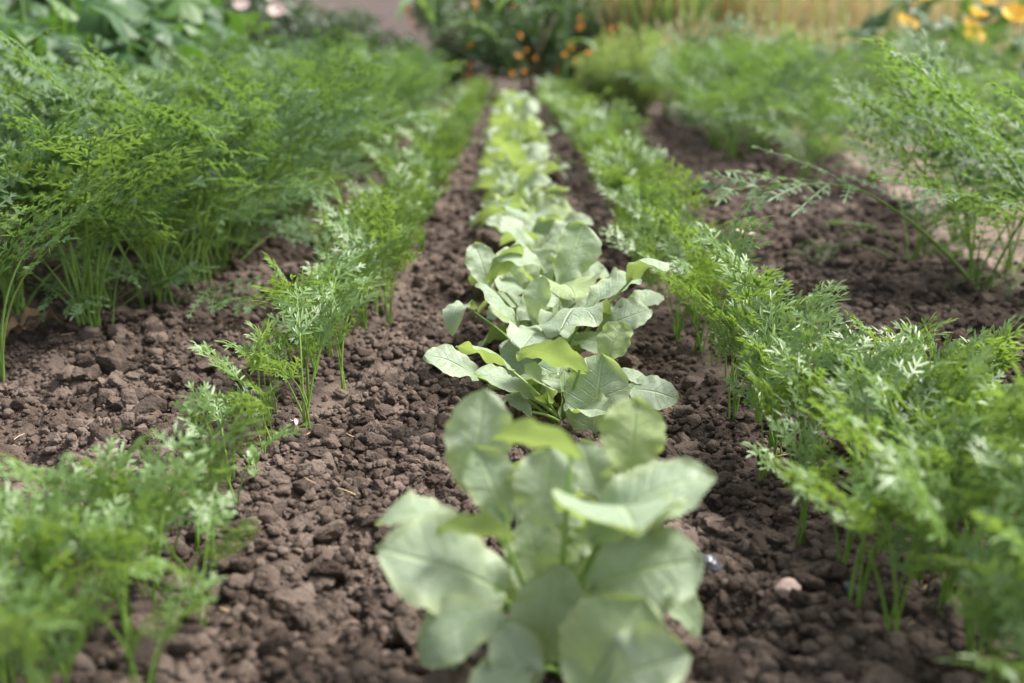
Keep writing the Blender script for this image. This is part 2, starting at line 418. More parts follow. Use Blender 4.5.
# ------------------------------------------------------------------ carrot fronds
def lobe(g, o, d, nrm, ln, w):
    side = d.cross(nrm)
    b1 = g.vert(o + side * w * .26); b2 = g.vert(o - side * w * .26); t = g.vert(o + d * ln - nrm * ln * 0.1)
    m1, m2 = o + d * ln * 0.42, o + d * ln * .75 - nrm * ln * .03
    c = g.vert(m1 - nrm * w * 0.10)
    l = g.vert(m1 + side * w * 0.5 + nrm * w * 0.10); r = g.vert(m1 - side * w * 0.5 + nrm * w * 0.10)
    l2 = g.vert(m2 + side * w * 0.36 + nrm * w * .05); r2 = g.vert(m2 - side * w * 0.36 + nrm * w * .05)
    g.face((b1, c, l)); g.face((b1, b2, c)); g.face((b2, r, c)); g.face((l, c, t, l2)); g.face((c, r, r2, t))

def ribbon(g, pts, nrms, w):
    """flat leafy margin along an axis"""
    ids = []
    for i, p in enumerate(pts):
        d = (pts[min(i + 1, len(pts) - 1)] - pts[max(0, i - 1)]).normalized(); sd = d.cross(nrms[min(i, len(nrms) - 1)]).normalized()
        k = w * .5 * (1 - .35 * i / len(pts)); ids.append((g.vert(p + sd * k), g.vert(p - sd * k)))
    for i in range(len(pts) - 1): g.face((ids[i][0], ids[i][1], ids[i + 1][1], ids[i + 1][0]))

def rot(v, ax, a): return Matrix.Rotation(a, 3, ax) @ v

def pinnate(g, gs, rg, o, d, nrm, ln, depth, lobe_l, lobe_w, npair, r):
    """one axis of a feathery leaf with its side branches; gs takes the thin axis tubes"""
    if depth == 0:
        k = rg.uniform(0.8, 1.2)
        lobe(g, o, d, nrm, lobe_l * k, lobe_w * rg.uniform(0.8, 1.2))
        if rg.random() < 0.6:
            side = d.cross(nrm)
            for s in (-1, 1):
                if rg.random() < 0.85:
                    lobe(g, o + d * lobe_l * 0.16, (d + side * s * 0.62).normalized(), nrm, lobe_l * k * rg.uniform(.6, .85), lobe_w * .9)
        return
    side = d.cross(nrm).normalized()
    pts = [o]; dd = d.copy(); nn = nrm.copy(); p = o.copy(); seg = 6
    frames = []
    for i in range(seg):
        frames.append((p.copy(), dd.copy(), nn.copy()))
        p = p + dd * (ln / seg); pts.append(p.copy())
        a = rg.uniform(-0.12, 0.03) if depth == 1 else rg.uniform(-.1, .02)
        ax = dd.cross(nn).normalized()
        dd = rot(dd, ax, a); nn = rot(nn, ax, a)
    frames.append((p.copy(), dd.copy(), nn.copy()))
    if depth == 2: gs.tube(pts, [r * (1 - 0.7 * i / seg) for i in range(seg + 1)], sides=4, cap=False)
    else: ribbon(g, pts, [f[2] for f in frames], lobe_w * .62)
    for k in range(npair):
        s = (k + 0.35) / (npair) if depth == 1 else (k + 0.02) / npair
        i = min(seg - 1, int(s * seg)); t = s * seg - i
        p = frames[i][0].lerp(frames[i + 1][0], t); d0, n0 = frames[i][1], frames[i][2]; sd = d0.cross(n0)
        for sg in (-1, 1):
            a = R(rg.uniform(36, 56))
            dc = (d0 * math.cos(a) + sd * sg * math.sin(a)).normalized()
            tilt = rg.gauss(0, 0.2) + 0.12
            nc = (n0 - sd * sg * 0.0 + d0 * rg.gauss(0, .25)); nc = (nc - dc * nc.dot(dc)).normalized()
            nc = rot(nc, dc, rg.gauss(0, 0.2)); dc2 = rot(dc, dc.cross(nc).normalized(), tilt * 0.6); nc = (nc - dc2 * nc.dot(dc2)).normalized()
            if depth == 2:
                ll = ln * (0.52 * (1 - s) ** 0.75 + 0.07) * rg.uniform(0.82, 1.15)
                np_ = max(1, int(round(ll / (lobe_l * 0.68))))
                pinnate(g, gs, rg, p, dc2, nc, ll, 1, lobe_l, lobe_w, min(np_, 5), r * 0.55)
            else:
                pinnate(g, gs, rg, p, dc2, nc, 0, 0, lobe_l * (1.05 - 0.35 * s), lobe_w, 0, r)
    pinnate(g, gs, rg, frames[-1][0], frames[-1][1], frames[-1][2], 0, 0, lobe_l, lobe_w, 0, r)

def frond(seed, pet, blade, e0, e1, lobe_l, lobe_w, npair, r0):
    """stalk rises from the origin and leans to +Y; returns blade and stalk geometry"""
    rg = random.Random(seed); g = Geo(); gs = Geo()
    n = 10; p = Vector((0, 0, 0)); pts = [p.copy()]; yaw = 0.0
    for i in range(n):
        s = (i + 0.5) / n
        e = R(e0 + (e1 - e0) * s ** 1.6 * 0.6)
        yaw += rg.gauss(0, 0.05)
        dd = Vector((math.sin(yaw) * math.cos(e), math.cos(yaw) * math.cos(e), math.sin(e)))
        p = p + dd * pet / n; pts.append(p.copy())
    gs.tube(pts, [r0 * (1.25 - 0.6 * i / n) for i in range(n + 1)], sides=6, cap=False)
    e = R(e0 + (e1 - e0) * 0.75)
    dd = Vector((math.sin(yaw) * math.cos(e), math.cos(yaw) * math.cos(e), math.sin(e)))
    nn = Vector((0, -math.sin(e), math.cos(e))); nn = (nn - dd * nn.dot(dd)).normalized()
    nn = rot(nn, dd, rg.gauss(0, 0.35))
    pinnate(g, gs, rg, p, dd, nn, blade, 2, lobe_l, lobe_w, npair, r0 * 0.6)
    return g, gs

class FrondSet:
    def __init__(self, name, ml, ms, specs):
        self.items = []
        for i, sp_ in enumerate(specs):
            g, gs = frond(*sp_)
            both = Geo(); both.add(g, Matrix.Identity(4)); both.add(gs, Matrix.Identity(4), 1)
            self.items.append((g.mesh(name + '_blade', [ml]), gs.mesh(name + '_stalk', [ms], True), both.mesh(name, [ml, ms]), both))
rg = random.Random(3)
YOUNG = FrondSet('young_frond', M_YOUNG, M_YSTALK,
    [(200 + i, rg.uniform(.06, .115), rg.uniform(.045, .07), rg.uniform(79, 90), rg.uniform(22, 76), rg.uniform(.0115, .0155), rg.uniform(.0026, .0033), rg.choice((3, 4, 4)), .00125) for i in range(16)])
MATURE = FrondSet('mature_frond', M_MATURE, M_MSTALK,
    [(300 + i, rg.uniform(.19, .29), rg.uniform(.17, .24), rg.uniform(78, 90), rg.uniform(10, 66), rg.uniform(.016, .021), rg.uniform(.0046, .0058), rg.choice((5, 6)), .0022) for i in range(14)])

BIGF = FrondSet('mature_frond', M_MATURE, M_MSTALK,
    [(400 + i, rg.uniform(.20, .29), rg.uniform(.25, .32), rg.uniform(76, 90), rg.uniform(0, 52), rg.uniform(.019, .024), rg.uniform(.0048, .0060), rg.choice((6, 7)), .0024) for i in range(9)])

def young_plant(loc, nf, sc, label, group, split, rg, name='young_carrot'):
    t = thing(name, loc, label, 'carrot plant', group)
    ph = rg.uniform(0, 6.28)
    for k in range(nf):
        it = rg.choice(YOUNG.items); az = ph + k * 2.4 + rg.uniform(-.5, .5)
        off = (rg.gauss(0, .003), rg.gauss(0, .003), -0.006)
        rt = (rg.gauss(0, .09), rg.gauss(0, .09), az); s = sc * rg.uniform(.75, 1.15)
        if split:
            b = link('frond', it[0], t, off, rt, s); link('stalk', it[1], b)
        else:
            link('frond', it[2], t, off, rt, s)
    return t

def joined(fs, nf, spread, rg, tilt=.09):
    g = Geo(); ph = rg.uniform(0, 6.28)
    for k in range(nf):
        b = rg.choice(fs.items)[3]
        M = Matrix.Translation((rg.gauss(0, spread), rg.gauss(0, spread), -0.006)) @ Euler((rg.gauss(0, tilt), rg.gauss(0, tilt), ph + k * 2.4)).to_matrix().to_4x4() @ Matrix.Scale(rg.uniform(.75, 1.15), 4)
        g.add(b, M)
    return g
YOUNG_CLUMPS = [joined(YOUNG, 6, .008, rg).mesh('young_carrot', [M_YOUNG, M_YSTALK]) for _ in range(6)]

ORD = ['first', 'second', 'third', 'fourth', 'fifth', 'sixth', 'seventh', 'eighth', 'ninth', 'tenth', 'eleventh', 'twelfth', 'thirteenth',
       'fourteenth', 'fifteenth', 'sixteenth', 'seventeenth', 'eighteenth', 'nineteenth', 'twentieth']
TENS = {2: 'twenty', 3: 'thirty', 4: 'forty', 5: 'fifty', 6: 'sixty', 7: 'seventy', 8: 'eighty', 9: 'ninety'}
def ordinal(n):
    if n <= 20: return ORD[n - 1]
    if n >= 100: return 'hundredth' if n == 100 else 'hundred-and-' + ordinal(n - 100)
    t, u = divmod(n, 10)
    if u == 0: return TENS[t][:-1] + 'ieth'
    return TENS[t] + '-' + ORD[u - 1]

def young_row(xrow, ylist, side, seed):
    rg = random.Random(seed); i = 0
    grp = 'young carrots in the row %s of the radishes' % side
    for y, xo, s, nf in ylist:
        i += 1
        x = xrow + xo
        look = 'single thin' if nf <= 2 else ('bushy' if nf >= 6 else 'feathery')
        size = 'short' if s < 0.85 else ('tall' if s > 1.12 else '')
        if y < 3.0:
            lab = ' '.join(('%s %s young carrot, %s from the camera in the row %s of the radishes' % (size, look, ordinal(i), side)).split())
            young_plant((x, y, hz(x, y)), nf, s, lab, grp, y < 1.5, rg)
        else:
            far = 'far end' if y > 5.5 else 'hazily blurred far half'
            lab = 'blurred young carrot, %s from the camera in the row %s of the radishes' % (ordinal(i), side)
            o = link('young_carrot', rg.choice(YOUNG_CLUMPS), None, (x, y, hz(x, y)), (0, 0, rg.uniform(0, 6.28)), s * 1.1)
            props(o, lab, 'carrot plant', grp)

def ylist(start, dense_from, rg, jit, scl, extra=()):
    out = list(extra); y = start
    while y < 7.9:
        n = rg.choice((2, 3, 3, 4, 4)) if y < 1.25 else rg.choice((3, 4, 4, 5)) if y < 1.8 else 6
        out.append((y, rg.gauss(0, jit), rg.uniform(.75, 1.2) * scl, n))
        y += (0.036 if y < 1.25 else .034 if y < 1.8 else 0.05 if y < 4 else 0.085) * rg.uniform(.6, 1.4)
    return sorted(out)
rg = random.Random(21)
near_l = [(.52, -.11, .85, 5), (.58, -.10, .85, 5), (.64, -.10, .85, 5), (.70, -.085, .8, 4), (.50, -.03, 0.80, 5), (.53, -.07, 0.88, 5), (.55, -.0, 0.72, 4), (.57, -.055, 0.88, 5), (.59, -.02, 0.84, 5), (.615, -.06, 0.88, 5), (.63, .015, 0.68, 3), (.65, -.03, 0.88, 5), (.67, -.065, 0.92, 4),
          (.69, -.005, 0.72, 3), (.71, -.04, 1.01, 4), (.74, -.01, 0.87, 2), (.775, -.03, 0.92, 2), (.83, -.015, 0.83, 2), (.88, -.03, 0.78, 2), (.955, -.02, 0.64, 2)]
young_row(ROW_L, ylist(1.0, 0, rg, .022, 1.0, near_l), 'left', 31)
near_r = [(.47, .02, 1.0, 6), (.50, .07, 1.1, 6), (.52, .0, .9, 6), (.55, .05, 1.1, 6), (.57, .09, 1.15, 6), (.60, .03, 1.05, 6), (.63, .07, 1.1, 6), (.66, .035, 1.1, 6), (.69, .075, 1.1, 6), (.72, .04, 1.0, 5),
          (.75, .06, 1.1, 6), (.78, .03, 1.0, 5), (.81, .07, 1.1, 6), (.845, .035, 1.05, 5), (.88, .06, 1.05, 6), (.92, .01, .9, 4), (.94, .06, 1.1, 6), (.62, -.02, 1.0, 4), (.67, -.03, 1.0, 4), (.73, -.02, 1.0, 4), (.79, -.035, .95, 4), (.86, -.02, 1.0, 4), (.90, -.045, .8, 3), (.74, .13, 1.0, 5), (.80, .12, 1.05, 5), (.85, .15, 1.0, 5), (.91, .12, 1.0, 5), (.97, .14, 1.0, 4), (1.02, .11, .95, 4), (1.08, .15, .9, 4), (.99, .18, 1.0, 4), (.90, .19, 1.0, 5)]
young_row(ROW_R, ylist(.965, 0, rg, .032, 1.05, near_r), 'right', 32)

# ------------------------------------------------------------------ mature carrots
def mature_plant(loc, nf, sc, label, group, rg, split=False, spread=.010, flop=True, big=0.35):
    t = thing('mature_carrot', loc, label, 'carrot plant', group)
    ph = rg.uniform(0, 6.28)
    for k in range(nf):
        it = rg.choice(BIGF.items if rg.random() < big else MATURE.items); low = k % 5 >= 3
        off = (rg.gauss(0, spread), rg.gauss(0, spread), -0.008)
        rt = (-rg.uniform(.25, .8) if low and flop else -rg.uniform(-.08, .28), rg.gauss(0, .1), ph + k * 2.4 + rg.uniform(-.4, .4)); s = sc * (rg.uniform(.38, .7) if low else rg.uniform(.8, 1.06))
        if split:
            b = link('frond', it[0], t, off, rt, s); link('stalk', it[1], b)
        else: link('frond', it[2], t, off, rt, s)
    return t
rg = random.Random(44)
g1 = 'mature carrots in the tall row on the left'
pl = [(-.648, 1.20, 0, .85), (-.635, 1.45, 11, 1.0), (-.77, 1.38, 12, .95), (-.78, 1.52, 14, 1.0), (-.70, 1.62, 14, .95)]
y = 1.53
while y < 6.9:
    pl.append((-.60 + rg.gauss(0, .05) - .01 * y, y, 12, rg.choice((.8, .9, .95, 1.0, 1.06)))); y += rg.uniform(.055, .085) * (1 if y < 3.2 else 1.5)
for i, (x, y, n, s) in enumerate(pl):
    lab = ('single arching mature carrot stalk at the photo\'s left edge' if i == 0 else
           'bushy mature carrot with bare pale stalk bases, nearest full bunch on the left' if i == 1 else
           'tall dark green mature carrot, %s bunch from the camera in the tall left row' % ordinal(i))
    t = mature_plant((x, y, hz(x, y)), n, s, lab, g1, rg, split=(i < 4), flop=(i != 1), big=0 if i < 4 else .12)
    if i == 0:
        for az, sc_, tl in ((-95, .66, .05), (-60, .78, -.05), (-130, .72, 0), (100, .8, .1), (30, .85, 0)):
            b = link('frond', MATURE.items[(az * 7) % 14][0], t, (0, 0, -.008), (tl, tl, R(az)), sc_); link('stalk', MATURE.items[(az * 7) % 14][1], b)
y = 1.45; i = 0
g2 = 'mature carrots in the back row on the left'
while y < 5.5:
    x = -.90 + rg.gauss(0, .05); i += 1
    mature_plant((x, y, hz(x, y)), 8, rg.uniform(.9, 1.1), 'mature carrot half hidden behind the tall left row, %s in its back line' % ordinal(i), g2, rg)
    y += rg.uniform(.09, .15)
g3 = 'mature carrots on the right of the bed'
spots = [(.835, 1.74, 7, 1.05, 'tall mature carrot with pale stalk bases at the right edge, above the blurred seedlings'),
         (.95, 1.70, 10, 1.15, 'tallest mature carrot cut off by the right edge of the photo'),
         (1.00, 1.95, 7, 1.1, 'dense mature carrot just behind the tall pair at the right edge'),
         (1.10, 1.62, 6, 1.1, 'mature carrot mostly outside the right edge beside the tall pair'),
         (.95, 3.25, 9, .78, 'blurred mature carrot on the clods in front of the others by the path'),
         (1.12, 3.1, 9, .8, 'blurred mature carrot at the near left edge of the path'),
         (.82, 3.75, 10, .85, 'blurred mature carrot right behind the right seedling row, nearest of its line'),
         (.86, 4.3, 10, .9, 'blurred mature carrot right behind the right seedling row, second of its line'),
         (1.22, 4.6, 10, 1.0, 'blurred mature carrot left of the lone dark one on the path'),
         (.90, 3.0, 5, .55, 'small carrot tuft on the bare clods in front of the pale path'),
         (.96, 4.05, 8, .95, 'blurred mature carrot left of the path, nearest of its line'),
         (1.0, 3.65, 5, .7, 'small blurred carrot beside the edge of the pale path'),
         (.98, 4.5, 8, 1.0, 'blurred mature carrot left of the path, second of its line'),
         (1.02, 4.95, 8, 1.05, 'blurred mature carrot left of the path, third of its line'),
         (.96, 5.4, 8, 1.0, 'blurred mature carrot left of the path, fourth of its line'),
         (1.05, 5.9, 8, 1.0, 'blurred mature carrot left of the path, fifth of its line'),
         (.98, 6.5, 8, 1.0, 'blurred mature carrot left of the path, farthest of its line'),
         (1.47, 4.6, 9, .95, 'dark mature carrot standing alone on the pale path'),
         (1.85, 4.3, 9, 1.1, 'mature carrot at the far side of the pale path, nearest one'),
         (2.05, 4.9, 9, 1.15, 'mature carrot at the far side of the pale path, middle one'),
         (1.75, 5.6, 9, 1.05, 'mature carrot at the far side of the pale path, left one'),
         (2.3, 5.5, 9, 1.15, 'mature carrot at the far side of the pale path, in front of the squash'),
         (1.35, 5.9, 8, 1.0, 'hazy mature carrot where the pale path narrows'),
         (1.18, 5.2, 9, 1.0, 'blurred mature carrot on the left edge of the path, nearer of two'),
         (1.25, 6.3, 9, 1.05, 'blurred mature carrot on the left edge of the path, farther of two'),
         (.98, 4.75, 9, .9, 'blurred mature carrot between the right seedlings and the line by the path, nearer of two'),
         (1.1, 5.7, 9, .95, 'blurred mature carrot between the right seedlings and the line by the path, farther of two'),
         (1.62, 6.0, 10, 1.0, 'hazy mature carrot closing the far end of the path, left of three'),
         (1.95, 6.2, 10, 1.1, 'hazy mature carrot closing the far end of the path, middle of three'),
         (2.25, 6.1, 10, 1.0, 'hazy mature carrot closing the far end of the path, right of three'),
         (2.2, 3.9, 9, 1.1, 'mature carrot across the path behind the tall pair at the right edge'),
         (.80, 1.95, 8, .75, 'lower mature carrot filling in behind the pale stalk bases at the right edge'),
         (1.02, 2.25, 9, 1.0, 'mature carrot at the near corner of the pale path'),
         (1.30, 2.7, 9, 1.0, 'mature carrot growing out of the near half of the pale path'),
         (1.62, 3.5, 9, 1.0, 'mature carrot on the pale path right of the lone dark one'),
         (1.05, 4.2, 9, .9, 'blurred mature carrot on the clods left of the lone dark one'),
         (1.12, 3.75, 8, .75, 'smaller blurred mature carrot on the clods at the left edge of the path'),
         (.90, 1.50, 6, 1.0, 'mature carrot at the right edge overhanging the blurred seedlings')]
for x, y, n, s, lab in spots:
    mature_plant((x, y, hz(x, y)), n + (3 if y < 2.0 else 8) if n > 5 else n, s * (1.15 if y > 3.5 else 1), lab, g3, rg, split=y < 1.8, flop=y < 2.0, big=.6 if y < 2.0 else .35)

# the long stalk leaning out of the right plant towards the radishes
def long_stalk():
    a = Vector((.845, 1.735, hz(.845, 1.735))); b = pix(852, 186, 1.62)
    g = Geo(); gs = Geo(); rg2 = random.Random(9)
    pts = []
    for i in range(13):
        s = i / 12; p = a.lerp(b, s) + Vector((0, 0, .045 * 4 * s * (1 - s) * .5)); pts.append(p - a)
    gs.tube(pts, [.0034 - .0016 * i / 12 for i in range(13)], sides=8)
    d = (pts[-1] - pts[-2]).normalized(); n = Vector((0, -.25, 1)); n = (n - d * n.dot(d)).normalized()
    d = (d + Vector((-.4, 0, -.25))).normalized(); n = (n - d * n.dot(d)).normalized()
    pinnate(g, gs, rg2, pts[-1], d, n, .25, 2, .019, .0052, 6, .0017)
    return g, gs, a
g, gs, a = long_stalk()
t = thing('mature_carrot', a, 'mature carrot with one long stalk leaning low across the clods, right side', 'carrot plant', g3)
b = link('frond', g.mesh('leaning_frond', [M_MATURE]), t); link('stalk', gs.mesh('leaning_stalk', [M_MSTALK]), b)

# ------------------------------------------------------------------ radish leaves
WS = [0, .05, .14, .25, .38, .52, .66, .78, .88, .945, .98, 1.0]
WW = [.10, .22, .36, .50, .70, .88, .99, 1.0, .86, .62, .38, 0.03]
SS = [0, .04, .08, .12, .16, .20, .24, .28, .32, .36, .40, .44, .48, .52, .56, .60, .64, .68, .72, .76, .80, .84, .875, .905, .935, .96, .98, .993, 1.0]
TT = [-1, -.86, -.68, -.48, -.28, -.12, 0, .12, .28, .48, .68, .86, 1]
def blade(seed, L, W, sag=.1, fold=.25, rip=.08, curl=0.0, twist=0.0, fat=0.0, hole=None, skew=0.0):
    """leaf blade along +Y with its upper side to +Z"""
    rg = random.Random(seed); g = Geo()
    ph = [rg.uniform(0, 6.28) for _ in range(6)]; ids = []
    for s in SS:
        w0 = np.interp(s, WS, WW); w0 = w0 + fat * (math.sin(math.pi * min(1, s * 1.02)) ** .6 - w0)
        row = []
        for tt in TT:
            sg = 1 if tt > 0 else -1
            edge = 1 + (.035 * math.sin(s * 46 + ph[0] * sg) + .02 * math.sin(s * 24 + ph[1] * sg + 1)) * min(1, (1 - s) * 9)
            w = W * max(.02, w0) * edge
            x = tt * w; z = sag * L * 4 * s * (1 - s) + fold * abs(tt) ** 1.4 * w
            z += 1.35 * rip * W * (abs(tt) ** 2.2) * (math.sin(s * 13 + ph[2] + sg * ph[3]) + .6 * math.sin(s * 23 + ph[4] * sg))
            z += .05 * W * math.sin(s * 7 + tt * 3 + ph[5]) + .022 * W * math.sin(s * 31 + abs(tt) * 5 + ph[0]) * abs(tt)
            k = max(0, s - .55); z -= curl * L * k * k * 2.4
            yb = L * (s - .06 * abs(tt) ** 2 * (1 - s)) - curl * L * .5 * k * k
            x += skew * L * s * s
            a = twist * s; x, z = x * math.cos(a) - z * math.sin(a), x * math.sin(a) + z * math.cos(a)
            row.append(g.vert((x, yb, z), (.5 + .5 * tt, s)))
        ids.append(row)
    for i in range(len(SS) - 1):
        for j in range(len(TT) - 1):
            if hole and hole(SS[i], TT[j]): continue
            g.face((ids[i][j], ids[i][j + 1], ids[i + 1][j + 1], ids[i + 1][j]))
    return g

def stalk(p0, p1, r, up=.15, m=0):
    g = Geo(); pts = []; L = (p1 - p0).length
    for i in range(9):
        s = i / 8; pts.append(p0.lerp(p1, s) + Vector((0, 0, up * L * (math.sin(math.pi * s) * .5))))
    g.tube(pts, [r * (1.25 - .5 * i / 8) for i in range(9)], sides=7); return g

# proto leaves: petiole from the origin rising along +Y, blade beyond it
def proto_leaf(seed):
    rg = random.Random(seed)
    pet = rg.uniform(.03, .055); L = rg.uniform(.075, .105); W = L * rg.uniform(.26, .34)
    e0, e1 = R(rg.uniform(50, 82)), R(rg.uniform(0, 45))
    p1 = Vector((0, math.cos(e0), math.sin(e0))) * pet
    bl = blade(seed, L, W, rg.uniform(.03, .14), rg.uniform(.05, .5), rg.uniform(.06, .16), rg.choice((0, .2, .5, .9)), rg.uniform(-.5, .5), rg.uniform(.3, .95))
    M = Matrix.Translation(p1) @ Matrix.Rotation(e1, 4, 'X') @ Matrix.Rotation(rg.gauss(0, .45), 4, 'Y')
    g = Geo(); g.add(bl, M)
    gs = stalk(Vector((0, 0, -.004)), p1, .0017, -.1)
    both = Geo(); both.add(g, Matrix.Identity(4)); both.add(gs, Matrix.Identity(4), 1)
    return g.mesh('radish_blade', [M_RADISH]), gs.mesh('radish_stalk', [M_RSTALK]), both.mesh('radish_leaf', [M_RADISH, M_RSTALK])
PLEAF = [proto_leaf(500 + i) for i in range(18)]

GR = 'radish plants in the middle row'
def radish(loc, nl, sc, label, rg, split, ph=None):
    t = thing('radish_plant', loc, label, 'radish plant', GR)
    ph = rg.uniform(0, 6.28) if ph is None else ph
    for k in range(nl):
        it = rg.choice(PLEAF); s = sc * rg.uniform(.75, 1.12)
        rt = (rg.gauss(0, .12), rg.gauss(0, .12), ph + k * 2.4 + rg.uniform(-.4, .4))
        if split:
            b = link('leaf', it[0], t, (0, 0, 0), rt, s); link('stalk', it[1], b)
        else: link('leaf', it[2], t, (0, 0, 0), rt, s)
    return t

class Hero:
    """a radish plant whose leaves are each laid from blade base to tip"""
    def __init__(self, x, y, label):
        self.o = Vector((x, y, hz(x, y))); self.t = thing('radish_plant', self.o, label, 'radish plant', GR); self.n = 0
    def leaf(self, b, tip, W, nrm=(0, -.3, 1), sag=.08, fold=.2, rip=.08, curl=0, twist=0, fat=.3, hole=None, crown=None, label=None):
        self.n += 1
        b, tip = pix(*b), pix(*tip)
        d = tip - b; L = d.length; d.normalize()
        n = Vector(nrm); n = (n - d * n.dot(d)).normalized(); x = d.cross(n)
        M = Matrix((x, d, n)).transposed().to_4x4()
        g = Geo(); g.add(blade(900 + self.n * 7 + int(self.o.y * 1000), L, W * L, sag, fold, rip, curl, twist, fat, hole), Matrix.Translation(b - self.o) @ M)
        lo = link('leaf', g.mesh('radish_blade', [M_RADISH]), self.t)
        c = Vector((0, 0, -.003)) + Vector((math.cos(self.n * 2.4), math.sin(self.n * 2.4), 0)) * .004
        if crown: c = pix(*crown) - self.o
        link('stalk', stalk(c, b - self.o + d * .006, .0019, .12).mesh('radish_stalk', [M_RSTALK]), lo)
        if label: lo['label'] = label
        return lo

# front plant, out of focus
A = Hero(.030, .605, 'large blurred radish plant at the bottom of the photo, nearest of the row')
A.leaf((472, 490, .645), (484, 388, .66), .34, (.15, -1, .35), sag=.04, fold=.1, fat=.7)
A.leaf((580, 458, .57), (488, 440, .57), .27, (.1, .8, .6), sag=.14, fat=.6)
A.leaf((538, 530, .615), (552, 447, .63), .40, (-.1, -1, .3), sag=.05, fold=.15, fat=.6)
A.leaf((505, 520, .62), (476, 446, .63), .34, (.3, -1, .3), sag=.05, fat=.5)
A.leaf((500, 590, .58), (376, 548, .555), .37, (.1, -.75, .8), sag=.08, fold=.1, fat=.8)
A.leaf((468, 540, .60), (376, 512, .60), .30, (0, -.1, 1), sag=.14, curl=.3, fat=.6)
A.leaf((512, 540, .57), (436, 530, .55), .27, (0, .85, .5), sag=.1, fat=.5)
A.leaf((500, 615, .55), (416, 655, .52), .36, (0, -.5, 1), sag=.12, curl=.5, fat=.6)
A.leaf((592, 540, .58), (716, 476, .60), .30, (-.2, -.35, 1), sag=.14, fold=.1, rip=.06, fat=.7)
A.leaf((590, 585, .565), (704, 560, .55), .40, (-.1, -.75, .8), sag=.07, fold=.05, fat=.7, hole=lambda s, t: .60 < s < .70 and .3 < t < .6, label='radish leaf with a small eaten hole')
A.leaf((628, 478, .66), (636, 397, .685), .42, (-.05, -1, .3), sag=.05, fold=.1, fat=.6)
A.leaf((543, 655, .56), (562, 564, .56), .40, (-.1, -1, .45), sag=.1, fold=.35, fat=.6)
A.leaf((588, 700, .50), (645, 596, .515), .50, (-.15, -1, .6), sag=.06, fold=.08, rip=.05, fat=.8)
A.leaf((570, 560, .61), (590, 498, .63), .42, (-.1, -1, .2), sag=.03, fat=.5)
A.leaf((660, 590, .60), (700, 632, .60), .34, (.3, -.6, 1), sag=.1, fat=.5)
A.leaf((600, 540, .60), (640, 535, .50), .36, (0, .35, 1), sag=.15, fat=.5)
A.leaf((545, 600, .60), (528, 520, .615), .42, (.1, -1, .3), sag=.05, fat=.6)
A.leaf((570, 600, .60), (600, 525, .62), .40, (-.1, -1, .4), sag=.05, fat=.6)
A.leaf((510, 610, .60), (480, 560, .60), .42, (.2, -1, .5), sag=.05, fat=.6)
A.leaf((600, 500, .64), (580, 440, .66), .36, (.1, -1, .3), sag=.05, fat=.6)
A.leaf((530, 690, .52), (500, 625, .53), .40, (.2, -1, .6), sag=.08, fat=.6)
A.leaf((530, 670, .52), (470, 700, .50), .38, (0, -.4, 1), sag=.12, fat=.5)
A.leaf((600, 690, .50), (690, 655, .48), .40, (-.1, -.7, 1), sag=.1, fat=.6)

# the two plants in focus
B = Hero(.062, 1.055, 'radish plant in sharp focus with one upright oval leaf facing the camera')
B.leaf((477, 377, 1.04), (424, 356, 1.02), .33, (.1, -.55, 1), sag=.10, fold=.12, fat=.5)
B.leaf((513, 370, 1.06), (456, 346, 1.08), .30, (0, .55, .8), sag=.14, fold=-.3, rip=.10, fat=.4)
B.leaf((532, 399, 1.02), (474, 374, 1.0), .26, (.1, -.35, 1), sag=.10, fold=.15, fat=.4)
B.leaf((584, 372, 1.03), (516, 351, 1.0), .27, (.1, .85, .6), sag=.12, fold=.15, curl=.1, fat=.6, label='radish leaf showing its lime green underside')
B.leaf((592, 442, 1.02), (602, 353, 1.05), .38, (-.12, -1, .32), sag=.04, fold=.14, rip=.07, fat=.75, label='upright oval radish leaf facing the camera')
B.leaf((559, 424, 1.05), (563, 368, 1.07), .25, (.9, -.6, .2), sag=.05, fold=.4, fat=.5)
B.leaf((606, 362, 1.08), (624, 322, 1.10), .44, (-.5, -.75, .6), sag=.06, fold=.1, fat=.6)
B.leaf((530, 415, 1.0), (505, 395, 1.02), .3, (0, -.3, 1), sag=.1, fat=.5)
B.leaf((585, 400, 1.06), (535, 378, 1.10), .34, (.2, -.2, 1), sag=.1, fold=.2, fat=.5)
B.leaf((630, 388, 1.04), (680, 400, 1.03), .40, (0, -.75, 1), sag=.05, fold=.03, rip=.03, fat=1.0, label='smooth oval seed leaf')
B.leaf((618, 372, 1.06), (650, 385, 1.05), .30, (0, -.3, 1), sag=.1, fold=.03, rip=.03, fat=1.0)
B.leaf((548, 402, 1.04), (523, 372, 1.0), .30, (.5, -.2, .8), sag=.12, fold=.3, fat=.4)

C = Hero(.050, 1.225, 'radish plant just behind the sharp one, with a curled lime leaf on a long stalk')
C.leaf((599, 333, 1.20), (652, 310, 1.20), .40, (-.15, -.6, 1), sag=.10, fold=.1, fat=.6)
C.leaf((628, 306, 1.25), (664, 296, 1.27), .36, (0, -.4, 1), sag=.08, fold=.05, rip=.04, fat=.9)
C.leaf((630, 280, 1.22), (664, 256, 1.17), .30, (-.35, .8, .55), sag=.14, fold=-.15, curl=.5, fat=.5, label='curled lime green leaf on a long stalk')
C.leaf((588, 309, 1.24), (640, 278, 1.28), .28, (-.3, -.35, 1), sag=.1, fold=.25, fat=.4)
C.leaf((597, 318, 1.26), (560, 330, 1.14), .36, (0, .55, 1), sag=.14, fold=-.1, rip=.16, fat=.6)
C.leaf((536, 342, 1.20), (560, 302, 1.20), .25, (.9, -.1, .5), sag=.08, fold=-.3, fat=.4)
